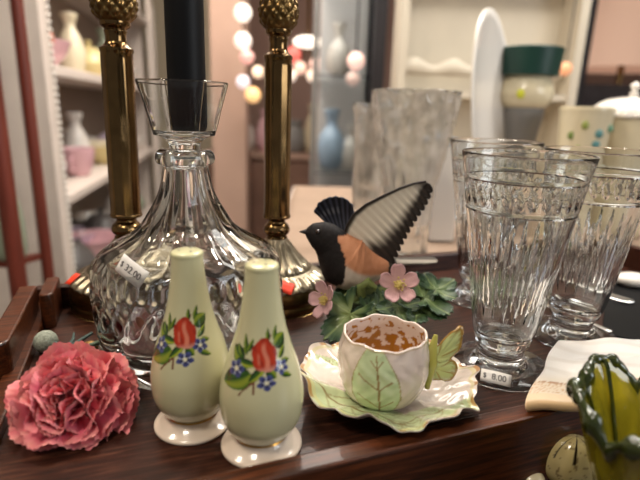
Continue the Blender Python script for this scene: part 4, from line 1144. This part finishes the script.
LILAC = mat('lilac_china', (196, 180, 196), rough=.3, coat=.3); YEL = mat('butter_china', (214, 196, 140), rough=.3, coat=.3); ORG = mat('coral_china', (206, 110, 84), rough=.35, coat=.3)
DKC = mat('dark_grey_china', (84, 80, 78), rough=.4); GRC = mat('sage_china', (146, 154, 134), rough=.4, coat=.2)
items = [ # x along the aisle, depth, shelf, kind, size, material, label
 (.16, .12, 3, 'teapot', 1.15, WHITEC, 'white teapot with coral spot, nearest on the upper bookcase shelf'), (.42, .14, 3, 'bowl', 1.2, PINKC, 'pink bowl beside the white teapot on the upper shelf'),
 (.70, .12, 3, 'vase', .9, CREAMC, 'cream vase in the middle of the upper bookcase shelf'), (.98, .13, 3, 'teapot', 1.0, YEL, 'butter yellow teapot on the upper bookcase shelf'),
 (1.28, .13, 3, 'vase', 1.0, GRC, 'sage green vase on the upper bookcase shelf'), (1.60, .13, 3, 'bowl', 1.2, WHITEC, 'white bowl farthest along the upper bookcase shelf'),
 (.14, .10, 2, 'bowl', 1.1, LILAC, 'lilac bowl nearest on the middle bookcase shelf'), (.34, .16, 2, 'teapot', 1.1, WHITEC, 'white teapot behind the lilac bowl on the middle shelf'),
 (.58, .10, 2, 'cup', 1.5, PINKC, 'pink cup on the middle bookcase shelf'), (.76, .15, 2, 'vase', .95, WHITEC, 'white vase on the middle bookcase shelf'), (.98, .11, 2, 'bowl', 1.1, YEL, 'yellow bowl on the middle bookcase shelf'),
 (1.22, .12, 2, 'teapot', 1.0, LILAC, 'lilac teapot on the middle bookcase shelf'), (1.46, .12, 2, 'vase', .9, PINKC, 'pink vase far along the middle bookcase shelf'), (1.72, .12, 2, 'bowl', 1.0, WHITEC, 'white bowl farthest along the middle bookcase shelf'),
 (.18, .13, 1, 'vase', 1.0, GRC, 'sage vase nearest on the lower bookcase shelf'), (.42, .12, 1, 'teapot', 1.2, DKC, 'dark grey teapot on the lower bookcase shelf'), (.66, .10, 1, 'bowl', 1.5, PINKC, 'pink bowl on the lower bookcase shelf'),
 (.95, .13, 1, 'teapot', 1.1, DKC, 'dark grey round pot beyond the pink bowl on lower shelf'), (1.25, .13, 1, 'vase', 1.0, WHITEC, 'white vase on the lower bookcase shelf'), (1.6, .13, 1, 'teapot', 1.1, GRC, 'sage teapot farthest along the lower bookcase shelf')]
more = [(.28, .22, 3, 'vase', .8, WHITEC, 'white vase behind the pink bowl on the upper shelf'), (.56, .22, 3, 'teapot', .9, LILAC, 'lilac teapot half hidden on the upper bookcase shelf'), (.84, .21, 3, 'bowl', 1.3, WHITEC, 'white bowl between cream vase and yellow teapot, upper shelf'), (1.13, .2, 3, 'teapot', 1.0, WHITEC, 'white teapot before the sage vase on the upper shelf'),
 (.24, .22, 2, 'vase', .8, WHITEC, 'white vase at the back of the middle shelf, near end'), (.47, .22, 2, 'vase', .8, LILAC, 'lilac vase behind the pink cup on the middle shelf'), (.88, .22, 2, 'teapot', 1.0, WHITEC, 'white teapot behind the yellow bowl on the middle shelf'), (1.1, .2, 2, 'bowl', 1.4, WHITEC, 'wide white bowl beside the lilac teapot, middle shelf'),
 (.30, .2, 1, 'bowl', 1.4, WHITEC, 'white bowl beside the sage vase on the lower shelf'), (.54, .21, 1, 'vase', .9, WHITEC, 'white vase behind the dark teapot on the lower shelf'), (.80, .21, 1, 'bowl', 1.3, LILAC, 'lilac bowl behind the pink one on the lower shelf'), (1.1, .2, 1, 'bowl', 1.4, WHITEC, 'white bowl past the dark round pot, lower shelf')]
for (x, y, zi, kind, s, m_, lb) in items + more:
    t = lathe_thing(kind if kind != 'cup' else 'china_cup', lb, kind, onshelf(x, y, zi), [(kind + '_body', SHAPES[kind](s), m_)], 'china on the cream bookcase', rz=ang)
    if kind == 'teapot':
        MB().tube([(.07 * s, 0, .05 * s), (.105 * s, 0, .07 * s), (.125 * s, 0, .105 * s)], [.016 * s, .010 * s, .007 * s], 10).build('spout', m_, t)
        MB().tube([(-.07 * s, 0, .10 * s), (-.11 * s, 0, .10 * s), (-.12 * s, 0, .06 * s), (-.078 * s, 0, .045 * s)], .006 * s, 8).build('handle', m_, t)
    if kind == 'cup': MB().tube([(-.038 * s, 0, .05 * s), (-.06 * s, 0, .045 * s), (-.055 * s, 0, .02 * s), (-.03 * s, 0, .02 * s)], .004 * s, 8).build('handle', m_, t)
    if lb.startswith('white teapot with coral'): MB().ball((.02, -.078 * s, .06 * s), .032, 14, sc_=(1, .35, .8)).build('coral_flower', ORG, t)
# reddish mahogany stand with two posts at the far left
rs = empty('mahogany_stand', (0, 0, -.95)); tag(rs, 'red mahogany open stand with slender posts at far left', 'stand')
def vpost(px, py, Y, r): q = at(px, py, Y); MB().tube([(q.x, Y, 0), (q.x, Y, .5), (q.x, Y, 2.0)], [r, r, r], 14).build('post', REDWD, rs)
vpost(34, 150, 1.10, .0125); vpost(10, 220, 1.02, .018); vpost(-40, 150, 1.02, .018)
pts3 = [at(34, 150, 1.10), at(6, 220, 1.02), at(-42, 150, 1.02)]
for z in (.35, .78, 1.6):
    v = [(p.x, p.y, z) for p in pts3] + [(p.x, p.y, z + .014) for p in pts3]
    MB().add(v, [(0, 2, 1), (3, 4, 5), (0, 1, 4, 3), (1, 2, 5, 4), (2, 0, 3, 5)]).build('shelf', REDWD, rs, smooth=False)
cq = (pts3[0] + pts3[1] + pts3[2]) / 3
lathe_thing('glass_vase', 'pale green vase standing on the red mahogany stand', 'vase', (cq.x, cq.y, -.95 + .7945), [('vase_body', [(.0, 0), (.028, 0), (.035, .05), (.03, .12), (.018, .16), (.024, .19), (.02, .19), (.0, .08)], GRC)])
# far cabinet between bookcase and column
fc = empty('corner_cabinet', (at(186, 100, 3.6).x, 3.75, -.95)); tag(fc, 'tall beige cabinet in the far corner seen past the decanter stopper', 'cabinet')
MB().box((0, .1, 1.1), (.62, .3, 2.2)).build('carcass', mat('beige_cabinet_paint', (176, 164, 140), rough=.6, var=.06, vscale=6), fc, smooth=False)
for sx in (-1, 1):
    dr = MB().box((sx * .15, -.055, 1.15), (.28, .02, 1.95)).build('door', mat('beige_door_paint', (188, 176, 152), rough=.6), fc, smooth=False)
    MB().ball((sx * .03, -.075, 1.1), .014, 12).build('knob', BRASS, dr)
